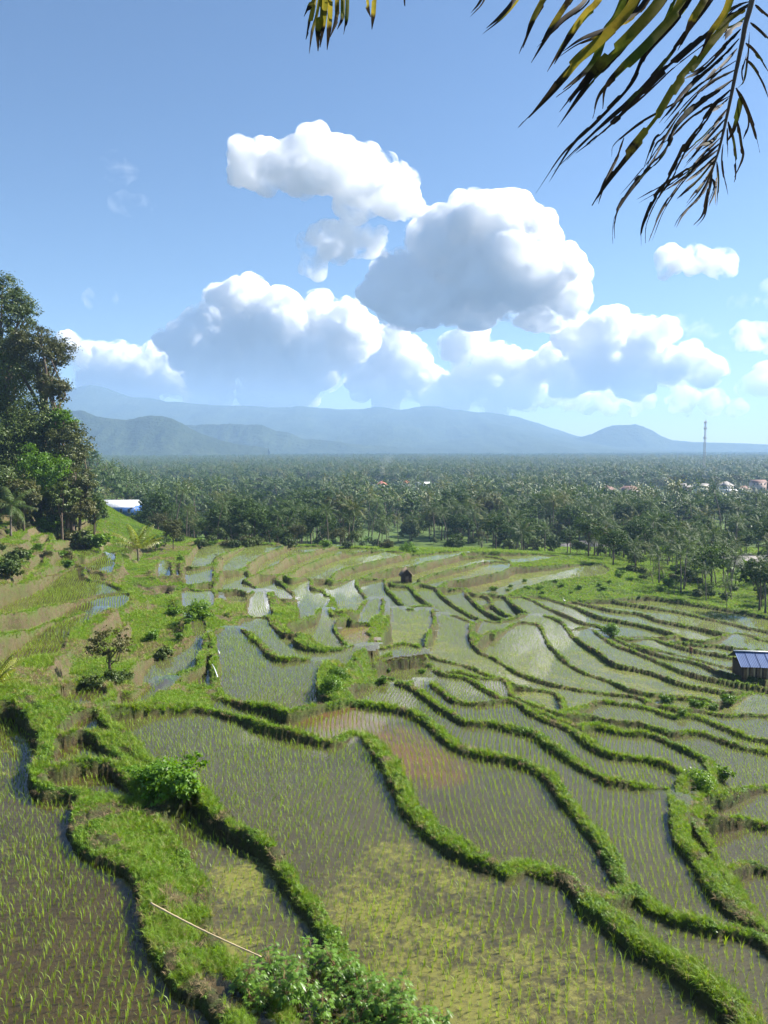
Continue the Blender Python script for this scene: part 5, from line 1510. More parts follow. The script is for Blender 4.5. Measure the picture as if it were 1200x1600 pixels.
bush(530, 1062, 1.0, bk_mid, 'dark green shrub behind the rounded one at the silver pond')
bush(955, 992, 1.7, bk_mid, 'dark rounded bush where the long right ponds meet')
bush(1095, 1238, 1.3, bk_mid, 'weedy green shrub where the right banks join')
bush(1125, 1222, 1.1, bk[1], 'second weedy shrub right of the bank junction')
bush(310, 968, 2.0, bk_mid, 'dark bush overhanging the triangular pond')
bush(150, 1075, .8, bk[2], 'dark shrub under the slender tree')
bush(195, 1065, .8, bk[2], 'glossy shrub right of the slender tree foot')
bush(255, 1030, 1.0, bk[2], 'dark shrub at the water edge of the triangular pond')
for i, (px, py, s_, k, lb) in enumerate([(88, 800, 3.6, 2, 'leftmost tall shrub under the hillside trees'), (110, 796, 3.2, 3, 'tall shrub under the bronze trees'), (132, 800, 3.4, 2, 'dark tall shrub at the right end of the hillside wood'), (150, 806, 2.6, 1, 'last shrub before the long shed'), (70, 812, 3.0, 1, 'fresh tall shrub left of the upper terraces'), (45, 815, 3.4, 2, 'large dark shrub on the slope under the left trees'), (15, 822, 3.4, 2, 'large shrub at the left edge of the slope'), (25, 880, 2.2, 2, 'dark shrub halfway down the left slope'), (10, 900, 2.2, 2, 'dark shrub at the left edge beside the brown bank')]):
    bush(px, py, s_, bk[k], lb, D=(136 if i < 7 else None))
rg = np.random.default_rng(77)
zones = [((0, 110), (785, 895), 24, 'on the steep grassy slope at the left edge', (0, 1, 2, 3)), ((60, 165), (775, 815), 26, 'at the foot of the hillside trees', (2, 3)), ((840, 1000), (898, 930), 12, 'on the grassy bank right of the thatched hut', (0, 1)),
         ((730, 840), (908, 926), 6, 'on the grassy bank above the small ponds', (0, 1)), ((985, 1200), (892, 940), 30, 'at the dark wood edge on the right', (1, 2, 3)), ((1030, 1190), (1095, 1125), 6, 'on the overgrown banks below the blue roofed hut', (0, 1)), ((590, 660), (1048, 1066), 5, 'on the grassy bank right of the silver pond', (0, 1)), ((180, 300), (935, 1010), 5, 'on the green slope above the triangular pond', (0, 1)), ((240, 900), (846, 858), 46, 'along the far edge of the stepped fields', (1, 2, 2, 3))]
adj = ['dark', 'fresh green', 'broad', 'low']
for (xa, xb), (ya, yb), n_, where, ks in zones:
    for i in range(n_):
        k = int(rg.choice(ks))
        px, py = rg.uniform(xa, xb), rg.uniform(ya, yb)
        q = ground_at(px, py)
        s = rg.uniform(.5, 1.0) * np.interp(q[1], [40, 120, 200], [.8, 1.5, 2.9]) * (1.0 if px < 300 or py < 900 or px > 1010 else .55)
        bush(px, py, s, bk[k], '%s bush %s' % (['fresh green', 'weedy green', 'dark glossy', 'olive'][k], where), group='bushes ' + where)

# ---- cassava in the foreground
m_cassava = leafmat('cassava_leaf', (0.07, 0.16, 0.014), (0.17, 0.31, 0.04), 0.38, 0.38, spec=.5, nscale=4.)
m_stem = plain('cassava_stem', (0.22, 0.14, 0.07), .7, .2)
def cassava_kind(seed):
    rg = np.random.default_rng(seed)
    st = Geo(); lf = Geo()
    for b_ in range(5):
        a = rg.uniform(0, 6.28); tip = np.array([math.cos(a) * rg.uniform(.1, .42), math.sin(a) * rg.uniform(.1, .42), rg.uniform(.4, .95)])
        st.tube(np.array([(0, 0, -.1), tip * [.4, .4, .55], tip]), [.014, .011, .006], 5)
        for k in range(17):
            p = tip * rg.uniform(.55, 1.0) ; az = rg.uniform(0, 6.28); pl = rg.uniform(.10, .24)
            c = p + np.array([math.cos(az) * pl, math.sin(az) * pl, rg.uniform(-.02, .10)])
            st.tube(np.array([p, (p + c) / 2 + [0, 0, .02], c]), [.003, .003, .002], 3, False)
            tilt = rg.normal(size=2) * .3
            nl = 6
            for j in range(nl):
                th = az + (j - (nl - 1) / 2) * .62; L = rg.uniform(.10, .15) * (1 - .12 * abs(j - (nl - 1) / 2))
                d = np.array([math.cos(th), math.sin(th), -.15 + tilt[0] * math.cos(th) + tilt[1] * math.sin(th)]); s_ = np.array([-math.sin(th), math.cos(th), 0]) * L * .16
                lf.add([c, c + d * L * .55 + s_ - [0, 0, .004], c + d * L * 1.0 - [0, 0, .03 * L / .12], c + d * L * .55 - s_ - [0, 0, .004]], [(0, 1, 2, 3)])
    return st.mesh('cassava_stems', m_stem), lf.mesh('cassava_leaves', m_cassava)
ck = [cassava_kind(800 + k) for k in range(3)]
cas = [(455, 1545, 'leftmost'), (490, 1520, 'top left'), (530, 1530, 'upper middle'), (470, 1590, 'lower left'), (520, 1580, 'middle'), (565, 1560, 'right'), (580, 1600, 'lower right'), (620, 1600, 'rightmost'), (500, 1625, 'bottom left'), (555, 1630, 'bottom middle'), (610, 1640, 'bottom right'), (440, 1575, 'far left low'), (400, 1590, 'outlying left'), (650, 1645, 'outlying right'), (380, 1560, 'upper left outlying'), (425, 1540, 'second from the left'), (600, 1575, 'upper right'), (640, 1610, 'right hand low'), (680, 1640, 'last on the right')]
for i, (px, py, wh) in enumerate(cas):
    q = ground_at(px, py)
    t = empty('cassava_plant', (q[0], q[1], gz(q[0], q[1])), i * 1.7, .92 + .07 * (i % 4))
    new_obj('stems', ck[i % 3][0], t); new_obj('leaves', ck[i % 3][1], t)
    tag(t, '%s cassava plant of the leafy clump at the bottom' % wh, 'cassava', 'cassava plants at the bottom edge')

# ---- bamboo pole lying across the bank, and a dry reed
m_bamboo = plain('dry_bamboo', (0.52, 0.40, 0.24), .5, .2, 5.)
a_, b_ = ground_at(236, 1424), ground_at(300, 1452)
e0 = np.array([a_[0], a_[1], gz(a_[0], a_[1]) + .22]); 
e1 = at_z(408, 1495, e0[2] + .02)
g = Geo()
ts = np.linspace(0, 1, 40); P = e0 + (e1 - e0) * ts[:, None]; P[:, 2] -= .05 * np.sin(np.pi * ts)
g.tube(P, np.where(np.arange(40) % 5 == 0, .026, .021) * np.linspace(1.15, .8, 40), 8)
tag(g.obj('bamboo_pole', m_bamboo, smooth=True), 'pale bamboo pole lying across the bank at lower left', 'pole')
q = ground_at(538, 1458)
g = Geo(); tp = at(562, 1346, q[1] + .25)
ts = np.linspace(0, 1, 14)[:, None]; P = np.array([q[0], q[1], q[2] - .05]) * (1 - ts) + tp * ts; P[:, 0] -= .06 * np.sin(np.pi * ts[:, 0])
g.tube(P, np.linspace(.010, .003, 14), 5)
for k in (5, 8, 11):
    g.add([P[k], P[k] + [.10, 0, .10], P[k] + [.22, .02, .05], P[k] + [.10, .01, .07]], [(0, 1, 2, 3)])
tag(g.obj('dry_reed', m_straw), 'thin dry reed standing above the leafy clump', 'reed')

# ================================================================ buildings
def corrugated(name, col, scale, rough=.45, metal=.25, axis='X'):
    m, nt, out = material(name); b = NB(nt)
    w = b.n('TexWave'); w.wave_type = 'BANDS'; w.bands_direction = axis; w.inputs['Scale'].default_value = scale; w.inputs['Distortion'].default_value = 0
    b.l(b.objco(), w.inputs['Vector'])
    n = b.noise(1.2, 5, .65, b.objco())
    c = b.mix(b.math('MULTIPLY_ADD', n, 1.8, -.5, clamp=True), tuple(x * .75 for x in col), tuple(min(1, x * 1.15) for x in col))
    p = b.n('BsdfPrincipled'); b.l(c, p.inputs['Base Color']); p.inputs['Roughness'].default_value = rough; p.inputs['Metallic'].default_value = metal
    b.l(b.bump(w.outputs['Fac'], .5, .03), p.inputs['Normal']); b.l(p.outputs[0], out.inputs[0])
    return m
m_white = plain('white_wall', (0.50, 0.50, 0.48), .7, .06)
m_glass = plain('dark_window_glass', (0.03, 0.04, 0.05), .15, .1, spec=.6)
m_frame = plain('painted_frame', (0.45, 0.42, 0.38), .6, .1)
m_wood = plain('weathered_wood', (0.23, 0.15, 0.085), .85, .45, 7., .5)
m_wood2 = plain('dark_old_wood', (0.085, 0.055, 0.035), .9, .5, 7., .5)
m_bluewall = plain('blue_wall', (0.03, 0.10, 0.30), .6, .12)

def house(name, label, loc, rz, L, W, H, rise, wallm, roofm, over=.5, wins=3, door=True, hip=0.0, gablem=None, storeys=1, cat='house', group=None, gable_win=0):
    """walls with real window and door pieces, pitched roof of two slabs with ridge along X"""
    t = empty(name, loc, rz)
    g = Geo(); g.box((0, 0, H / 2), (L, W, H)); g.obj('wall', wallm, t)
    if hip == 0:
        g = Geo(); th = .1
        for sx in (-1, 1):
            g.add([(sx * (L / 2 - th), -W / 2, H), (sx * (L / 2 - th), W / 2, H), (sx * (L / 2 - th), 0, H + rise), (sx * L / 2, -W / 2, H), (sx * L / 2, W / 2, H), (sx * L / 2, 0, H + rise)], [(0, 1, 4, 3), (1, 2, 5, 4), (2, 0, 3, 5)], [(0, 2, 1), (3, 4, 5)])
        g.obj('gable', gablem or wallm, t)
    k = over * rise / (W / 2)
    rl = L / 2 + (over if hip == 0 else over); ri = (L / 2 + over) if hip == 0 else max(.1, L / 2 - W / 2 * hip)
    for sy in (-1, 1):
        v = np.array([(-rl, sy * (W / 2 + over), H - k), (rl, sy * (W / 2 + over), H - k), (ri, 0, H + rise), (-ri, 0, H + rise)]) + [0, 0, .06]
        g = Geo().add(np.r_[v, v + [0, 0, .09]], [(0, 1, 2, 3), (4, 5, 6, 7), (0, 1, 5, 4), (1, 2, 6, 5), (2, 3, 7, 6), (3, 0, 4, 7)])
        g.obj('roof_slope', roofm, t)
    if hip:
        for sx in (-1, 1):
            v = np.array([(sx * rl, -(W / 2 + over), H - k), (sx * rl, W / 2 + over, H - k), (sx * ri, 0, H + rise)]) + [0, 0, .06]
            Geo().add(np.r_[v, v + [0, 0, .09]], [(0, 1, 4, 3), (1, 2, 5, 4), (2, 0, 3, 5)], [(0, 2, 1), (3, 4, 5)]).obj('roof_slope', roofm, t)
    Geo().box((0, 0, H + rise + .16), (2 * ri + .05, .3, .08)).obj('ridge_cap', roofm, t)
    sh = H / storeys
    for s in range(storeys):
        for i in range(wins):
            x = -L / 2 + L * (i + .5) / wins
            if door and s == 0 and i == wins // 2:
                d_ = Geo().box((x, -W / 2 - .03, sh * .4), (.95, .08, sh * .8)).obj('door', m_wood, t)
                continue
            f = Geo().box((x, -W / 2 - .03, s * sh + sh * .55), (1.15, .08, sh * .45)).obj('window', m_frame, t)
            Geo().box((x, -W / 2 - .085, s * sh + sh * .55), (.95, .03, sh * .38)).obj('pane', m_glass, f)
    for i in range(gable_win):
        y = -W / 2 + W * (i + .5) / gable_win
        f = Geo().box((L / 2 + .03, y, H * .55), (.08, .9, H * .42)).obj('window', m_frame, t)
        Geo().box((L / 2 + .085, y, H * .55), (.03, .7, H * .34)).obj('pane', m_glass, f)
    return tag(t, label, cat, group)
m_rwhite = corrugated('white_sheet_roof', (0.70, 0.71, 0.72), 6, .5, .1)
m_rgrey = corrugated('grey_old_roof', (0.19, 0.175, 0.165), 6, .7, 0)
m_rblue = corrugated('blue_sheet_roof', (0.055, 0.11, 0.27), 2.6, .8, 0)
m_rred = corrugated('red_tile_roof', (0.30, 0.10, 0.06), 5, .8, 0)
m_rbrown = corrugated('brown_tile_roof', (0.17, 0.09, 0.07), 5, .8, 0)
m_pink = plain('pinkish_plaster', (0.55, 0.42, 0.37), .8, .1)
m_cream = plain('cream_plaster', (0.62, 0.58, 0.5), .8, .1)

def on(px, D, py=None):
    c = at(px, 700, D); return (c[0], c[1], gz(c[0], c[1]))
q = at(184, 800, 300)
zsd = at(184, 800.5, 300)[2]
house('long_shed', 'long shed with white sheet roof and deep blue front wall on the left', (q[0], q[1], zsd - 1.0), R(-4), 16.0, 9.0, 3.6, 2.2, m_bluewall, m_rwhite, .6, 5, gablem=m_white, cat='shed', gable_win=3)
for px, D, rz, L, W_, H, ri_, wm, rm, lb in [(893, 250, R(18), 9, 7, 2.6, 2.2, m_wood2, m_rgrey, 'grey roofed house behind the far banks, left of the pair'), (948, 255, R(-8), 15, 8, 2.6, 2.3, m_cream, m_rgrey, 'wide grey roofed house behind the far banks, right of the pair'), (1163, 190, R(-6), 16, 8, 2.6, 2.0, m_bluewall, m_rgrey, 'long grey roof with blue wall at the right edge of the wood')]:
    x, y, z = on(px, D)
    zt = at(px, {893: 872, 948: 868, 1163: 897}[px], D)[2]
    house('village_house', lb, (x, y, min(z, zt) if z - zt > -2 else zt), rz, L, W_, H + max(0, zt - z), ri_, wm, rm, .8, 4, group='grey roofed houses')
far = [(1135, 690, R(8), 11, 9, 7.0, 3.4, m_white, m_rgrey, 1, 2, 4, 'white two storey house with dark hipped roof in the right village'), (1186, 690, R(-5), 12, 9, 9.5, 2.0, m_pink, m_rbrown, 0, 3, 4, 'pinkish three storey house at the right edge of the village'), (1098, 700, R(4), 10, 8, 6.5, 1.2, m_cream, m_rgrey, 0, 2, 4, 'cream flat looking house left of the hipped white one'),
       (1070, 720, R(12), 12, 8, 4.2, 2.6, m_wood2, m_rgrey, 1, 1, 4, 'dark roofed house at the left end of the right village'), (985, 660, R(-10), 16, 9, 4.0, 3.0, m_cream, m_rbrown, 1, 1, 5, 'large brown roofed house left of the right village'), (950, 670, R(6), 12, 9, 4.0, 2.8, m_wood2, m_rbrown, 1, 1, 4, 'brown roofed house beside a reddish tree in the plain'),
       (597, 780, R(10), 9, 8, 4.0, 3.4, m_white, m_rred, 1, 1, 3, 'house with pointed red roof beside the smoke'), (634, 800, R(-15), 9, 8, 4.0, 3.0, m_white, m_rred, 1, 1, 3, 'second red roofed house right of the smoke'), (660, 800, R(5), 14, 7, 3.6, 1.2, m_white, m_rwhite, 0, 1, 4, 'low white building right of the red roofs'),
       (1165, 672, R(0), 9, 8, 4.0, 2.6, m_white, m_rbrown, 1, 1, 3, 'small brown roofed house between the white and pinkish houses'), (1142, 655, R(0), 10, 6, 3.4, 1.0, m_white, m_rwhite, 0, 1, 3, 'white roofed shed just below the hipped white house'), (944, 900, R(0), 10, 7, 5.0, 1.5, m_white, m_rwhite, 0, 1, 3, 'tiny white roof left in the plain behind the brown roofs'), (1040, 880, R(0), 10, 7, 5.0, 1.5, m_white, m_rwhite, 0, 1, 3, 'tiny white roof in the plain left of the mast'), (810, 950, R(0), 14, 7, 6.0, 1.5, m_white, m_rwhite, 0, 1, 3, 'tiny white roof in the middle of the plain')]
for px, D, rz, L, W_, H, ri_, wm, rm, hp, st, wi, lb in far:
    x, y, z = on(px, D)
    house('village_house', lb, (x, y, z), rz, L, W_, H + 2.0, ri_, wm, rm, .7, wi, hip=hp * .9, storeys=st, group='houses of the village on the plain')

# ---- lattice mast
m_mast = plain('galvanised_mast', (0.33, 0.33, 0.33), .6, .2, 0.3)
m_drum = plain('antenna_white', (0.6, 0.6, 0.6), .5, .1)
x, y, z = on(1101, 900)
t = empty('radio_mast', (x, y, z))
MH = at(1101, 657, 900)[2] - z
wd = lambda h: 2.6 - 1.5 * h / MH
for sx, sy in ((-1, -1), (1, -1), (1, 1), (-1, 1)):
    hh = np.linspace(0, MH, 12); Geo().tube(np.c_[sx * wd(hh) / 2, sy * wd(hh) / 2, hh], .16, 4).obj('leg', m_mast, t)
g = Geo(); hs = np.arange(0, MH - 2, 2.4)
for h0 in hs:
    h1 = h0 + 2.4; a, c = wd(h0) / 2, wd(h1) / 2
    for (p0, p1) in [((-a, -a, h0), (c, -c, h1)), ((a, -a, h0), (c, c, h1)), ((a, a, h0), (-c, c, h1)), ((-a, a, h0), (-c, -c, h1)), ((-c, -c, h1), (c, -c, h1)), ((c, -c, h1), (c, c, h1)), ((c, c, h1), (-c, c, h1)), ((-c, c, h1), (-c, -c, h1))]:
        g.tube(np.array([p0, p1]), .08, 3, False)
tag(g.obj('lattice_bracing', m_mast, t), kind='stuff')
for h0 in (MH - 2, MH - 9, MH - 20):
    for k in range(3):
        a = k * 2.09
        Geo().box((math.cos(a) * 1.6, math.sin(a) * 1.6, h0), (.5, .5, 2.6), (0, 0, a)).obj('antenna_panel', m_drum, t)
    Geo().tube(np.array([(math.cos(a) * 1.5, math.sin(a) * 1.5, h0 - 1) for a in np.linspace(0, 6.283, 13)]), .1, 4, False).obj('platform_ring', m_mast, t)
Geo().tube(np.array([(0, 0, MH - 1), (0, 0, MH + 4)]), [.12, .05], 5).obj('lightning_rod', m_mast, t)
tag(t, 'tall lattice radio mast rising from the plain on the right', 'mast')

# ---- smoke
m_smoke, nt, out = material('thin_smoke')
v = nt.nodes.new('ShaderNodeVolumePrincipled'); v.inputs['Color'].default_value = (.85, .9, 1, 1); v.inputs['Density'].default_value = .007
nt.links.new(v.outputs[0], out.inputs['Volume'])
x, y, z = on(588, 770)
rg = np.random.default_rng(5); V = []; F = []; n = 0
for i in range(26):
    k = i / 25
    c = np.array([k * 13 + rg.normal() * 1.5 * k, rg.normal() * 2 * k, 3 + 30 * k ** .8]); r_ = 1.0 + 3.6 * k
    V.append(ICO_V * r_ + c); F.append(ICO_F + n); n += len(ICO_V)
o = new_obj('tmp', mesh_np('tmp', np.concatenate(V), np.concatenate(F)))
md = o.modifiers.new('fuse', 'REMESH'); md.mode = 'VOXEL'; md.voxel_size = .8
me = bpy.data.meshes.new_from_object(o.evaluated_get(bpy.context.evaluated_depsgraph_get())); bpy.data.objects.remove(o, do_unlink=True)
me.materials.clear(); me.materials.append(m_smoke)
tag(new_obj('smoke', me, loc=(x, y, z)), 'thin blue smoke drifting up beside the red roofs', kind='stuff')

# ---- thatched hut
q = ground_at(635, 911, 100, 260)
hk = q[1] / 84.0
def plank_hut():
    t = empty('thatched_hut', (q[0], q[1] + .6, gz(q[0], q[1] + .6) - .1), R(6), hk)
    w, d, H, ri_ = 1.05, 1.1, 1.0, .62
    n = 8
    for i in range(n):
        x = -w / 2 + w * (i + .5) / n; top = H + ri_ * (1 - abs(x) / (w / 2)) * .92
        Geo().box((x, -d / 2, top / 2), (w / n * .9, .03, top)).obj('plank', m_wood2, t)
        Geo().box((x, d / 2, top / 2), (w / n * .9, .03, top)).obj('plank', m_wood2, t)
    for sx in (-1, 1):
        for i in range(8):
            y = -d / 2 + d * (i + .5) / 8
            Geo().box((sx * w / 2, y, H / 2), (.03, d / 8 * .9, H)).obj('plank', m_wood2, t)
    m_th = leafmat('old_thatch', (.10, .075, .05), (.22, .17, .12), .05, .8)
    for sx in (-1, 1):
        g = Geo(); rg = np.random.default_rng(3)
        v = np.array([(0, -d / 2 - .15, H + ri_ + .05), (0, d / 2 + .15, H + ri_ + .05), (sx * (w / 2 + .22), d / 2 + .15, H - .18), (sx * (w / 2 + .22), -d / 2 - .15, H - .18)])
        g.add(np.r_[v, v + [0, 0, .09]], [(0, 1, 2, 3), (4, 5, 6, 7), (0, 1, 5, 4), (1, 2, 6, 5), (2, 3, 7, 6), (3, 0, 4, 7)])
        for i in range(40):
            yy = rg.uniform(-d / 2 - .15, d / 2 + .15); a = np.array([sx * (w / 2 + .2), yy, H - .12])
            g.add([a, a + [0, .03, 0], a + [sx * .10, .01, -.14]], t=[(0, 1, 2)])
        g.obj('thatch_slope', m_th, t)
    Geo().box((0, -d / 2 - .03, .42), (.34, .03, .8)).obj('door', m_wood, t)
    return tag(t, 'small dark plank hut with thatched gable among the far fields', 'hut')
plank_hut()

# ---- hut with the blue metal roof
q2 = ground_at(1161, 1062)
ks = q2[1] / 57.0
t = empty('field_hut', (q2[0], q2[1], q2[2] - .15), R(-7), ks)
W2, D2, H2 = 3.6, 2.3, 1.22
for cx in (0, W2 / 3, 2 * W2 / 3, W2):
    for cy2 in (0, D2):
        Geo().box((cx, cy2, H2 / 2 - .3), (.09, .09, H2 + .6)).obj('post', m_wood2, t)
n = 30
for i in range(n):
    hj = .05 * ((i * 37) % 7) / 7
    Geo().box((W2 * (i + .5) / n, -.06, H2 / 2 + .02), (W2 / n * .86, .03, H2 - .08 - hj)).obj('plank', [m_wood, m_wood2, m_bamboo, m_wood][(i * 7) % 4], t)
    Geo().box((W2 * (i + .5) / n, D2 + .06, H2 / 2), (W2 / n * .86, .03, H2 - .1)).obj('plank', m_wood, t)
for i in range(16):
    for cx in (-.06, W2 + .06):
        Geo().box((cx, D2 * (i + .5) / 16, H2 / 2), (.03, D2 / 16 * .86, H2 - .1)).obj('plank', m_wood2, t)
for i in range(6):
    xx = -.35 + (W2 + .7) * i / 6
    for sy, (y0, y1) in ((0, (-.45, D2 / 2)), (1, (D2 + .45, D2 / 2))):
        z0, z1 = H2 - .02, H2 + .78
        cr = 13; xs_ = np.linspace(xx + .01, xx + (W2 + .7) / 6 + .05, cr); wv = .018 * np.cos(np.arange(cr) * math.pi / 1.0) + (.006 if i % 2 else 0)
        V = np.r_[np.c_[xs_, np.full(cr, y0), z0 + wv], np.c_[xs_, np.full(cr, y1), z1 + wv]]
        Geo().add(V, [(k, k + 1, cr + k + 1, cr + k) for k in range(cr - 1)]).obj('roof_sheet', m_rblue, t)
Geo().box((W2 / 2, D2 / 2, H2 + .81), (W2 + .75, .28, .035)).obj('ridge_cap', m_rwhite, t)
tag(t, 'field hut of upright planks with blue metal roof at the right edge', 'hut')

# ---- water falling into the silver pond
m_fall = plain('falling_water', (.85, .87, .88), .2, .05, spec=.6)
for (xa, ya, xb, yb, lb) in [(340, 1019, 343, 1024, 'upper thread of water spilling into the silver pond'), (331, 1040, 340, 1061, 'lower white trickle spilling down the bank into the silver pond')]:
    pa = ground_at(xa, ya); pb = ground_at(xb, yb)
    ts = np.linspace(0, 1, 10)[:, None]; P = pa * (1 - ts) + pb * ts; P[:, 2] += .12 + .2 * np.sin(np.pi * ts[:, 0]) * .5
    tag(Geo().tube(P, np.linspace(.015, .04, 10), 6).obj('water_spout', m_fall, smooth=True), lb, kind='structure')

# ================================================================ a farmer on the bank, a white egret
def skinned(name, verts, edges, rad, mat, parent=None, sub=1):
    me = bpy.data.meshes.new(name); me.from_pydata([tuple(v) for v in verts], edges, []); me.update()
    o = new_obj(name, me, parent)
    sk = o.modifiers.new('skin', 'SKIN'); sk.use_smooth_shade = True
    for v, r_ in zip(me.skin_vertices[0].data, rad): v.radius = r_ if isinstance(r_, tuple) else (r_, r_)
    me.skin_vertices[0].data[0].use_root = True
    if sub:
        sb = o.modifiers.new('sub', 'SUBSURF'); sb.levels = sub; sb.render_levels = sub
    m2 = bpy.data.meshes.new_from_object(o.evaluated_get(bpy.context.evaluated_depsgraph_get()))
    o.modifiers.clear(); o.data = m2; m2.materials.clear(); m2.materials.append(mat)
    return o
q = ground_at(1079, 1026)
m_skin = plain('skin', (.30, .16, .09), .6, .1); m_shirt = plain('russet_shirt', (.30, .085, .05), .85, .2); m_cloth = plain('dark_sarong', (.075, .05, .045), .9, .3); m_hair = plain('black_hair', (.012, .01, .009), .6, .2)
t = empty('person', (q[0], q[1], gz(q[0], q[1])), R(155), 17.0 / 1202 * q[1] / 1.62)
V = [(0, 0, .92), (0, 0, 1.12), (0, .01, 1.33), (0, .01, 1.43), (0, .02, 1.50), (0, .03, 1.58), (.17, .0, 1.36), (.23, .03, 1.10), (.22, .12, .88), (.22, .16, .80), (-.17, .0, 1.36), (-.23, .02, 1.10), (-.20, .10, .88), (-.20, .13, .80),
     (.09, 0, .84), (.10, .02, .48), (.10, -.02, .10), (.10, .07, .04), (.10, .16, .03), (-.09, 0, .84), (-.11, -.03, .48), (-.12, -.08, .10), (-.12, .0, .04), (-.12, .09, .03)]
E = [(0, 1), (1, 2), (2, 3), (3, 4), (4, 5), (2, 6), (6, 7), (7, 8), (8, 9), (2, 10), (10, 11), (11, 12), (12, 13), (0, 14), (14, 15), (15, 16), (16, 17), (17, 18), (0, 19), (19, 20), (20, 21), (21, 22), (22, 23)]
rd = [(.15, .11), (.14, .10), (.15, .10), .055, (.085, .10), (.075, .09), .06, .045, .034, (.04, .02), .06, .045, .034, (.04, .02), .09, .062, .042, .042, .03, .09, .062, .042, .042, .03]
skinned('body', V, E, rd, m_skin, t, 1)
skinned('shirt', [(0, 0, .90), (0, 0, 1.12), (0, .01, 1.34), (.18, 0, 1.36), (.225, .02, 1.16), (-.18, 0, 1.36), (-.225, .02, 1.16)], [(0, 1), (1, 2), (2, 3), (3, 4), (2, 5), (5, 6)], [(.175, .13), (.16, .12), (.165, .115), .075, .06, .075, .06], m_shirt, t, 1)
skinned('sarong', [(0, 0, .96), (0, 0, .70), (0, 0, .38)], [(0, 1), (1, 2)], [(.17, .13), (.19, .15), (.20, .15)], m_cloth, t, 1)
skinned('hair', [(0, .0, 1.55), (0, -.01, 1.60)], [(0, 1)], [(.095, .10), (.07, .08)], m_hair, t, 1)
tag(t, 'person in russet shirt and dark sarong standing on a bank near the blue roofed hut', 'person')

q = ground_at(881, 944)
m_egret = plain('white_feathers', (.8, .8, .78), .8, .05)
t = empty('egret', (q[0], q[1], gz(q[0], q[1])), R(40), 1.3)
skinned('body', [(0, 0, .42), (.16, 0, .36), (.26, 0, .30), (-.12, 0, .50), (-.16, 0, .64), (-.12, 0, .76), (-.17, 0, .82)], [(0, 1), (1, 2), (0, 3), (3, 4), (4, 5), (5, 6)], [.10, .085, .03, .045, .028, .026, .036], m_egret, t, 1)
Geo().tube(np.array([(-.19, 0, .82), (-.31, 0, .79)]), [.016, .003], 5).obj('beak', plain('yellow_beak', (.6, .4, .05), .5), t)
for sy in (-.04, .04): Geo().tube(np.array([(0, sy, .36), (.02, sy, .18), (0, sy, -.05)]), .010, 5).obj('leg', m_hair, t)
tag(t, 'small white egret standing on the bank under the grassy slope', 'bird')
# ================================================================ dry palm fronds hanging into the view overhead
def frondmat(name, dry):
    m, nt, out = material(name); b = NB(nt)
    oc = b.objco(); r = b.rnd()
    n1 = b.noise(5.0, 5, .65, oc); n2 = b.noise(26.0, 4, .6, oc)
    green = b.mix(n2, (.055, .085, .010), (.13, .17, .02))
    gy = b.mix(b.math('MULTIPLY_ADD', b.math('ADD', n1, b.math('MULTIPLY', r, .5)), 3.2, -2.05, clamp=True), green, (.34, .26, .03))
    br = b.mix(n2, (.010, .008, .005), (.040, .028, .018))
    tipf = b.math('MULTIPLY', b.math('MULTIPLY_ADD', b.attr('along'), 3.2, -2.1, clamp=True), .75)
    c = b.mix(b.math('MULTIPLY_ADD', b.math('ADD', b.math('ADD', n1, tipf), b.math('MULTIPLY', r, .25)), 6.0, -3.4 + dry, clamp=True), gy, br)
    vn = b.n('TexWave'); vn.inputs['Scale'].default_value = 60.0; b.l(oc, vn.inputs['Vector'])
    c = b.mix(b.math('MULTIPLY', vn.outputs['Fac'], .25), c, (.03, .03, .008))
    p = b.n('BsdfPrincipled'); b.l(c, p.inputs['Base Color']); p.inputs['Roughness'].default_value = .75; p.inputs['Specular IOR Level'].default_value = .15
    t = b.n('BsdfTranslucent'); b.l(c, t.inputs[0])
    mx = b.n('MixShader'); mx.inputs[0].default_value = .6 if dry < 0 else .25
    b.l(p.outputs[0], mx.inputs[1]).l(t.outputs[0], mx.inputs[2]).l(mx.outputs[0], out.inputs[0])
    return m
m_fgreen = frondmat('fading_palm_leaflet', -1.0); m_fdry = frondmat('withered_palm_leaflet', 1.2)
m_rachis = plain('palm_rachis', (.15, .12, .09), .6, .3, 9.)

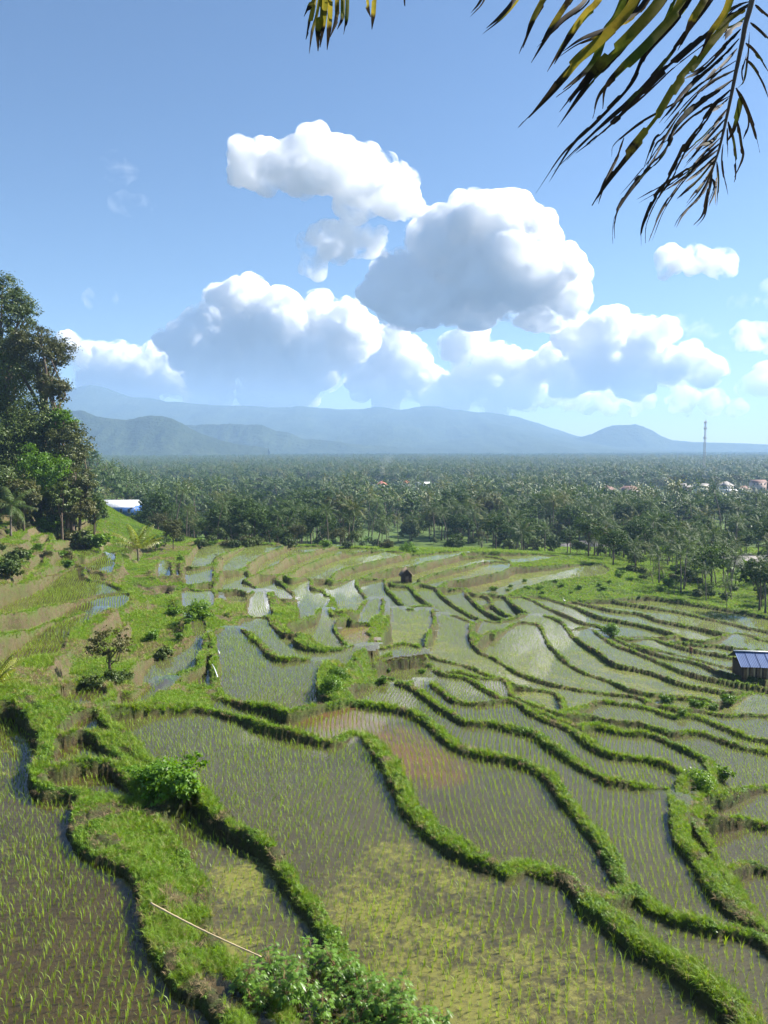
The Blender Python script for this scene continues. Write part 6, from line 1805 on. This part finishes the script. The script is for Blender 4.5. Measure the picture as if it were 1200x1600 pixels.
def leaflet(parent, pts, w, d0, d1, seed, mat, tatter=.35):
    """one leaflet: folded blade along its midrib, edges torn, pts in picture units turned to real points at 3 to 5 m"""
    rg = np.random.default_rng(seed)
    pp = catmull(np.array(pts, float), 3.0)
    n = len(pp)
    if n < 4: pp = np.array([pp[0] + (pp[-1] - pp[0]) * k for k in np.linspace(0, 1, 5)]); n = 5
    s = np.linspace(0, 1, n)
    D = d0 + (d1 - d0) * s + .04 * np.sin(s * 5 + seed)
    P = np.array([at(a, b_, d) for (a, b_), d in zip(pp, D)])
    T = np.gradient(P, axis=0); T /= np.linalg.norm(T, axis=1)[:, None]
    view = P / np.linalg.norm(P, axis=1)[:, None]
    side = np.cross(T, view); side /= np.linalg.norm(side, axis=1)[:, None]
    roll = rg.uniform(-.7, .7)
    nrm = np.cross(side, T)
    side = side * math.cos(roll) + nrm * math.sin(roll); nrm = np.cross(side, T)
    wid = w / FPX * D * .5 * np.clip(np.minimum(1.0, .35 + s * 5) * np.minimum(1, (1.03 - s) * 3.2), .12, 1)
    def torn():
        k = np.ones(n)
        i = 0
        while i < n:
            L = int(rg.integers(3, 12))
            if rg.random() < tatter: k[i:i + L] = rg.uniform(.15, .75)
            i += L
        return k
    a, c = torn(), torn()
    V = np.concatenate([np.stack([P[i] - side[i] * wid[i] * a[i] + nrm[i] * wid[i] * .35, P[i], P[i] + side[i] * wid[i] * c[i] + nrm[i] * wid[i] * .35]) for i in range(n)])
    o = P[0].copy()
    q = [(3 * i + j, 3 * i + j + 1, 3 * i + j + 4, 3 * i + j + 3) for i in range(n - 1) for j in (0, 1)]
    ob = Geo().add(V - o, q).obj('leaflet', mat, parent)
    ob.location = o
    attr(ob.data, 'along', np.repeat(s, 3))
    return ob
def rachis(parent, pts, D, r0, r1):
    P = np.array([at(a, b_, d) for (a, b_), d in zip(catmull(np.array(pts, float), 12.), np.linspace(D[0], D[1], len(catmull(np.array(pts, float), 12.))))])
    Geo().tube(P, np.linspace(r0, r1, len(P)), 7).obj('rachis', m_rachis, parent, smooth=True)
Z4 = lambda L: [(900 + a / 4., b_ / 4.) for a, b_ in L]
fa = empty('palm_frond')
rachis(fa, [(1196, -150), (1184, -60), (1175, 0), (1165, 37), (1160, 65), (1150, 112), (1140, 162), (1127, 220), (1120, 245), (1112, 270), (1107, 300)], (3.8, 4.25), .018, .004)
right = [[(1090, 20), (880, 150), (700, 300), (480, 500), (280, 710), (130, 850), (0, 955)], [(1060, 60), (960, 130), (880, 220), (800, 320), (740, 400), (640, 520), (520, 720), (420, 850), (330, 960), (210, 1120), (100, 1285)], [(1040, 130), (960, 200), (930, 250)],
         [(1030, 180), (800, 420), (660, 500)], [(1020, 240), (880, 380), (700, 540), (600, 670), (520, 770)], [(1010, 300), (900, 420), (800, 510)], [(1000, 380), (860, 470), (740, 560), (600, 660), (420, 760), (300, 850), (230, 920), (222, 980)],
         [(990, 440), (800, 540), (640, 700), (540, 830), (490, 880), (420, 1060)], [(980, 500), (880, 570), (770, 640), (640, 760), (560, 930), (440, 1060), (340, 1180), (260, 1310), (240, 1400), (242, 1490)], [(965, 560), (860, 660), (780, 780), (690, 900), (640, 1000), (560, 1150), (500, 1230), (440, 1350), (410, 1440), (408, 1535)],
         [(955, 610), (850, 700)], [(945, 680), (820, 840), (760, 900), (690, 970), (660, 1000)], [(935, 740), (800, 890), (740, 960), (690, 1020)], [(925, 800), (840, 880), (740, 930)], [(915, 850), (800, 960), (700, 1080), (600, 1210), (520, 1340), (455, 1510)], [(905, 890), (760, 1010), (600, 1120), (380, 1247)],
         [(895, 930), (780, 1020), (690, 1100), (548, 1195)], [(885, 965), (760, 1080), (680, 1140)], [(880, 985), (780, 1110), (700, 1180), (630, 1242)], [(870, 1020), (790, 1150), (690, 1270)], [(858, 1060), (780, 1220), (700, 1310), (660, 1360), (628, 1422)], [(850, 1090), (820, 1220), (790, 1340), (735, 1407)], [(845, 1110), (870, 1170), (830, 1290)],
         [(880, 1010), (885, 1120), (870, 1280)], [(300, 860), (260, 980), (180, 1150), (140, 1275)], [(620, 760), (480, 1000), (380, 1150), (300, 1250)], [(1080, 90), (1000, 160), (900, 210), (820, 300)], [(960, 600), (740, 720), (600, 850), (540, 900)], [(1095, 5), (960, 60), (820, 220), (660, 340), (560, 420), (380, 590), (200, 740), (60, 880)]]
for i, L in enumerate(right):
    wl = [13, 15, 7, 7, 8, 9, 5, 6, 8, 9][i] if i < 10 else 5.5
    if i > 1:
        rgl = np.random.default_rng(i); sh = rgl.uniform(-34, 34, 2)
        leaflet(fa, Z4([L[0]] + [(a + sh[0] * min(1, .4 * k), b_ + sh[1] * min(1, .4 * k)) for k, (a, b_) in enumerate(L[1:], 1)]), wl * .55, 4.05, 4.0 + .1 * (i % 4), 1300 + i, m_fdry, .45)
    leaflet(fa, Z4(L), wl, 3.95 + .02 * i, 3.85 + .02 * i - .25 * (i % 3), 900 + i, m_fdry if i not in (1,) else m_fgreen, .5 if i > 1 else .3)
for i, L in enumerate([[(1120, 30), (1160, 70), (1230, 130)], [(1090, 140), (1150, 190), (1230, 270)], [(1060, 270), (1120, 330), (1210, 460)], [(1060, 370), (1110, 420), (1170, 520), (1205, 620)], [(1000, 550), (1050, 640), (1090, 740), (1120, 830), (1150, 955)], [(1030, 600), (1010, 700), (970, 830), (940, 890)], [(1000, 560), (1050, 500), (1070, 380), (1085, 200)], [(950, 760), (985, 900), (1000, 1080), (988, 1140)],
                       [(1010, 760), (1030, 900), (1040, 980), (990, 1110)], [(920, 900), (915, 1040), (950, 1220)], [(945, 800), (945, 900), (948, 985)], [(1070, 700), (1075, 780), (1045, 870)], [(1050, 520), (1040, 440), (1070, 330)]]):
    leaflet(fa, Z4(L), [4, 4, 5, 4, 5, 9, 3, 5, 5, 3, 3, 4, 3][i], 4.0, 4.15, 950 + i, m_fdry, .4)
tag(fa, 'withered palm frond with narrow leaflets hanging from the top right', 'palm frond', 'palm fronds overhead')
fb = empty('palm_frond')
rachis(fb, [(1240, -120), (1150, -75), (1050, -60), (940, -52), (830, -50), (730, -60)], (3.5, 3.7), .016, .007)
mid = [([(1085, -60), (1070, 0), (1020, 60), (975, 105), (948, 135), (942, 170)], 25, 0), ([(1050, -60), (1035, -5), (990, 50), (945, 95), (905, 138), (890, 160)], 30, 0), ([(1010, -58), (985, 10), (940, 60), (900, 95), (860, 145), (826, 184)], 26, 0), ([(960, -55), (934, 0), (915, 20), (890, 55), (866, 100)], 20, 0), ([(915, -55), (890, -5), (862, 40), (836, 89)], 20, 0),
       ([(880, -55), (850, -5), (832, 30), (817, 75)], 17, 0), ([(830, -52), (806, -5), (785, 22), (760, 44)], 11, 1), ([(775, -55), (752, -2), (736, 20)], 8, 1), ([(1000, 30), (960, 85), (921, 127), (877, 190)], 14, 1), ([(1060, -20), (1040, 30), (1020, 60), (1006, 97)], 13, 0), ([(1100, -60), (1060, 20), (1010, 80), (985, 130), (930, 190), (895, 225), (858, 284)], 14, 1), ([(1130, -55), (1110, -5), (1075, 45), (1035, 100), (980, 160), (930, 205), (886, 250)], 12, 1),
       ([(1030, -60), (1005, 5), (960, 40), (910, 60), (880, 80)], 13, 1), ([(935, -55), (915, 0), (880, 30), (845, 65)], 12, 1), ([(1130, -60), (1100, 0), (1082, 30), (1065, 70)], 20, 0), ([(1150, -60), (1135, 10), (1110, 50), (1095, 85)], 14, 0), ([(990, -50), (965, 20), (945, 50), (925, 100), (880, 140)], 22, 0)]
for i, (L, w_, dr) in enumerate(mid):
    leaflet(fb, [(a + 9 - 5 * k, b_ + 3 * k) for k, (a, b_) in enumerate(L)], w_ * .35, 3.7, 3.75, 1400 + i, m_fdry if i % 3 else m_fgreen, .3)
    leaflet(fb, L, w_ * .55, 3.55 + .015 * i, 3.45 + .03 * (i % 4), 1000 + i, m_fdry if dr else m_fgreen, .12)
tag(fb, 'palm frond with broad yellow green leaflets along the top right edge', 'palm frond', 'palm fronds overhead')
fc = empty('palm_frond')
rachis(fc, [(400, -70), (480, -42), (560, -40), (660, -55), (740, -80)], (4.3, 4.4), .014, .006)
for i, (L, w_) in enumerate([([(497, -42), (490, -5), (475, 26)], 8), ([(494, -42), (491, 5), (484, 40), (478, 62)], 8), ([(500, -42), (502, 10), (499, 50), (497, 80)], 13), ([(508, -42), (507, 10), (503, 45), (500, 74)], 9), ([(514, -42), (515, 10), (513, 50), (511, 78)], 9), ([(528, -40), (527, 5), (526, 30), (516, 58)], 7), ([(536, -40), (536, 5), (535, 28), (527, 46)], 7), ([(543, -40), (543, 10), (541, 35), (537, 54)], 6), ([(570, -40), (573, 5), (579, 27)], 7), ([(586, -40), (584, 10), (581, 46)], 7), ([(630, -45), (632, 0), (633, 10)], 6), ([(505, -42), (496, 20), (488, 50), (483, 84)], 5)]):
    leaflet(fc, L, w_, 4.35, 4.3 + .03 * (i % 3), 1100 + i, m_fgreen, .15)
tag(fc, 'small hanging palm frond tip at the top left of centre', 'palm frond', 'palm fronds overhead')
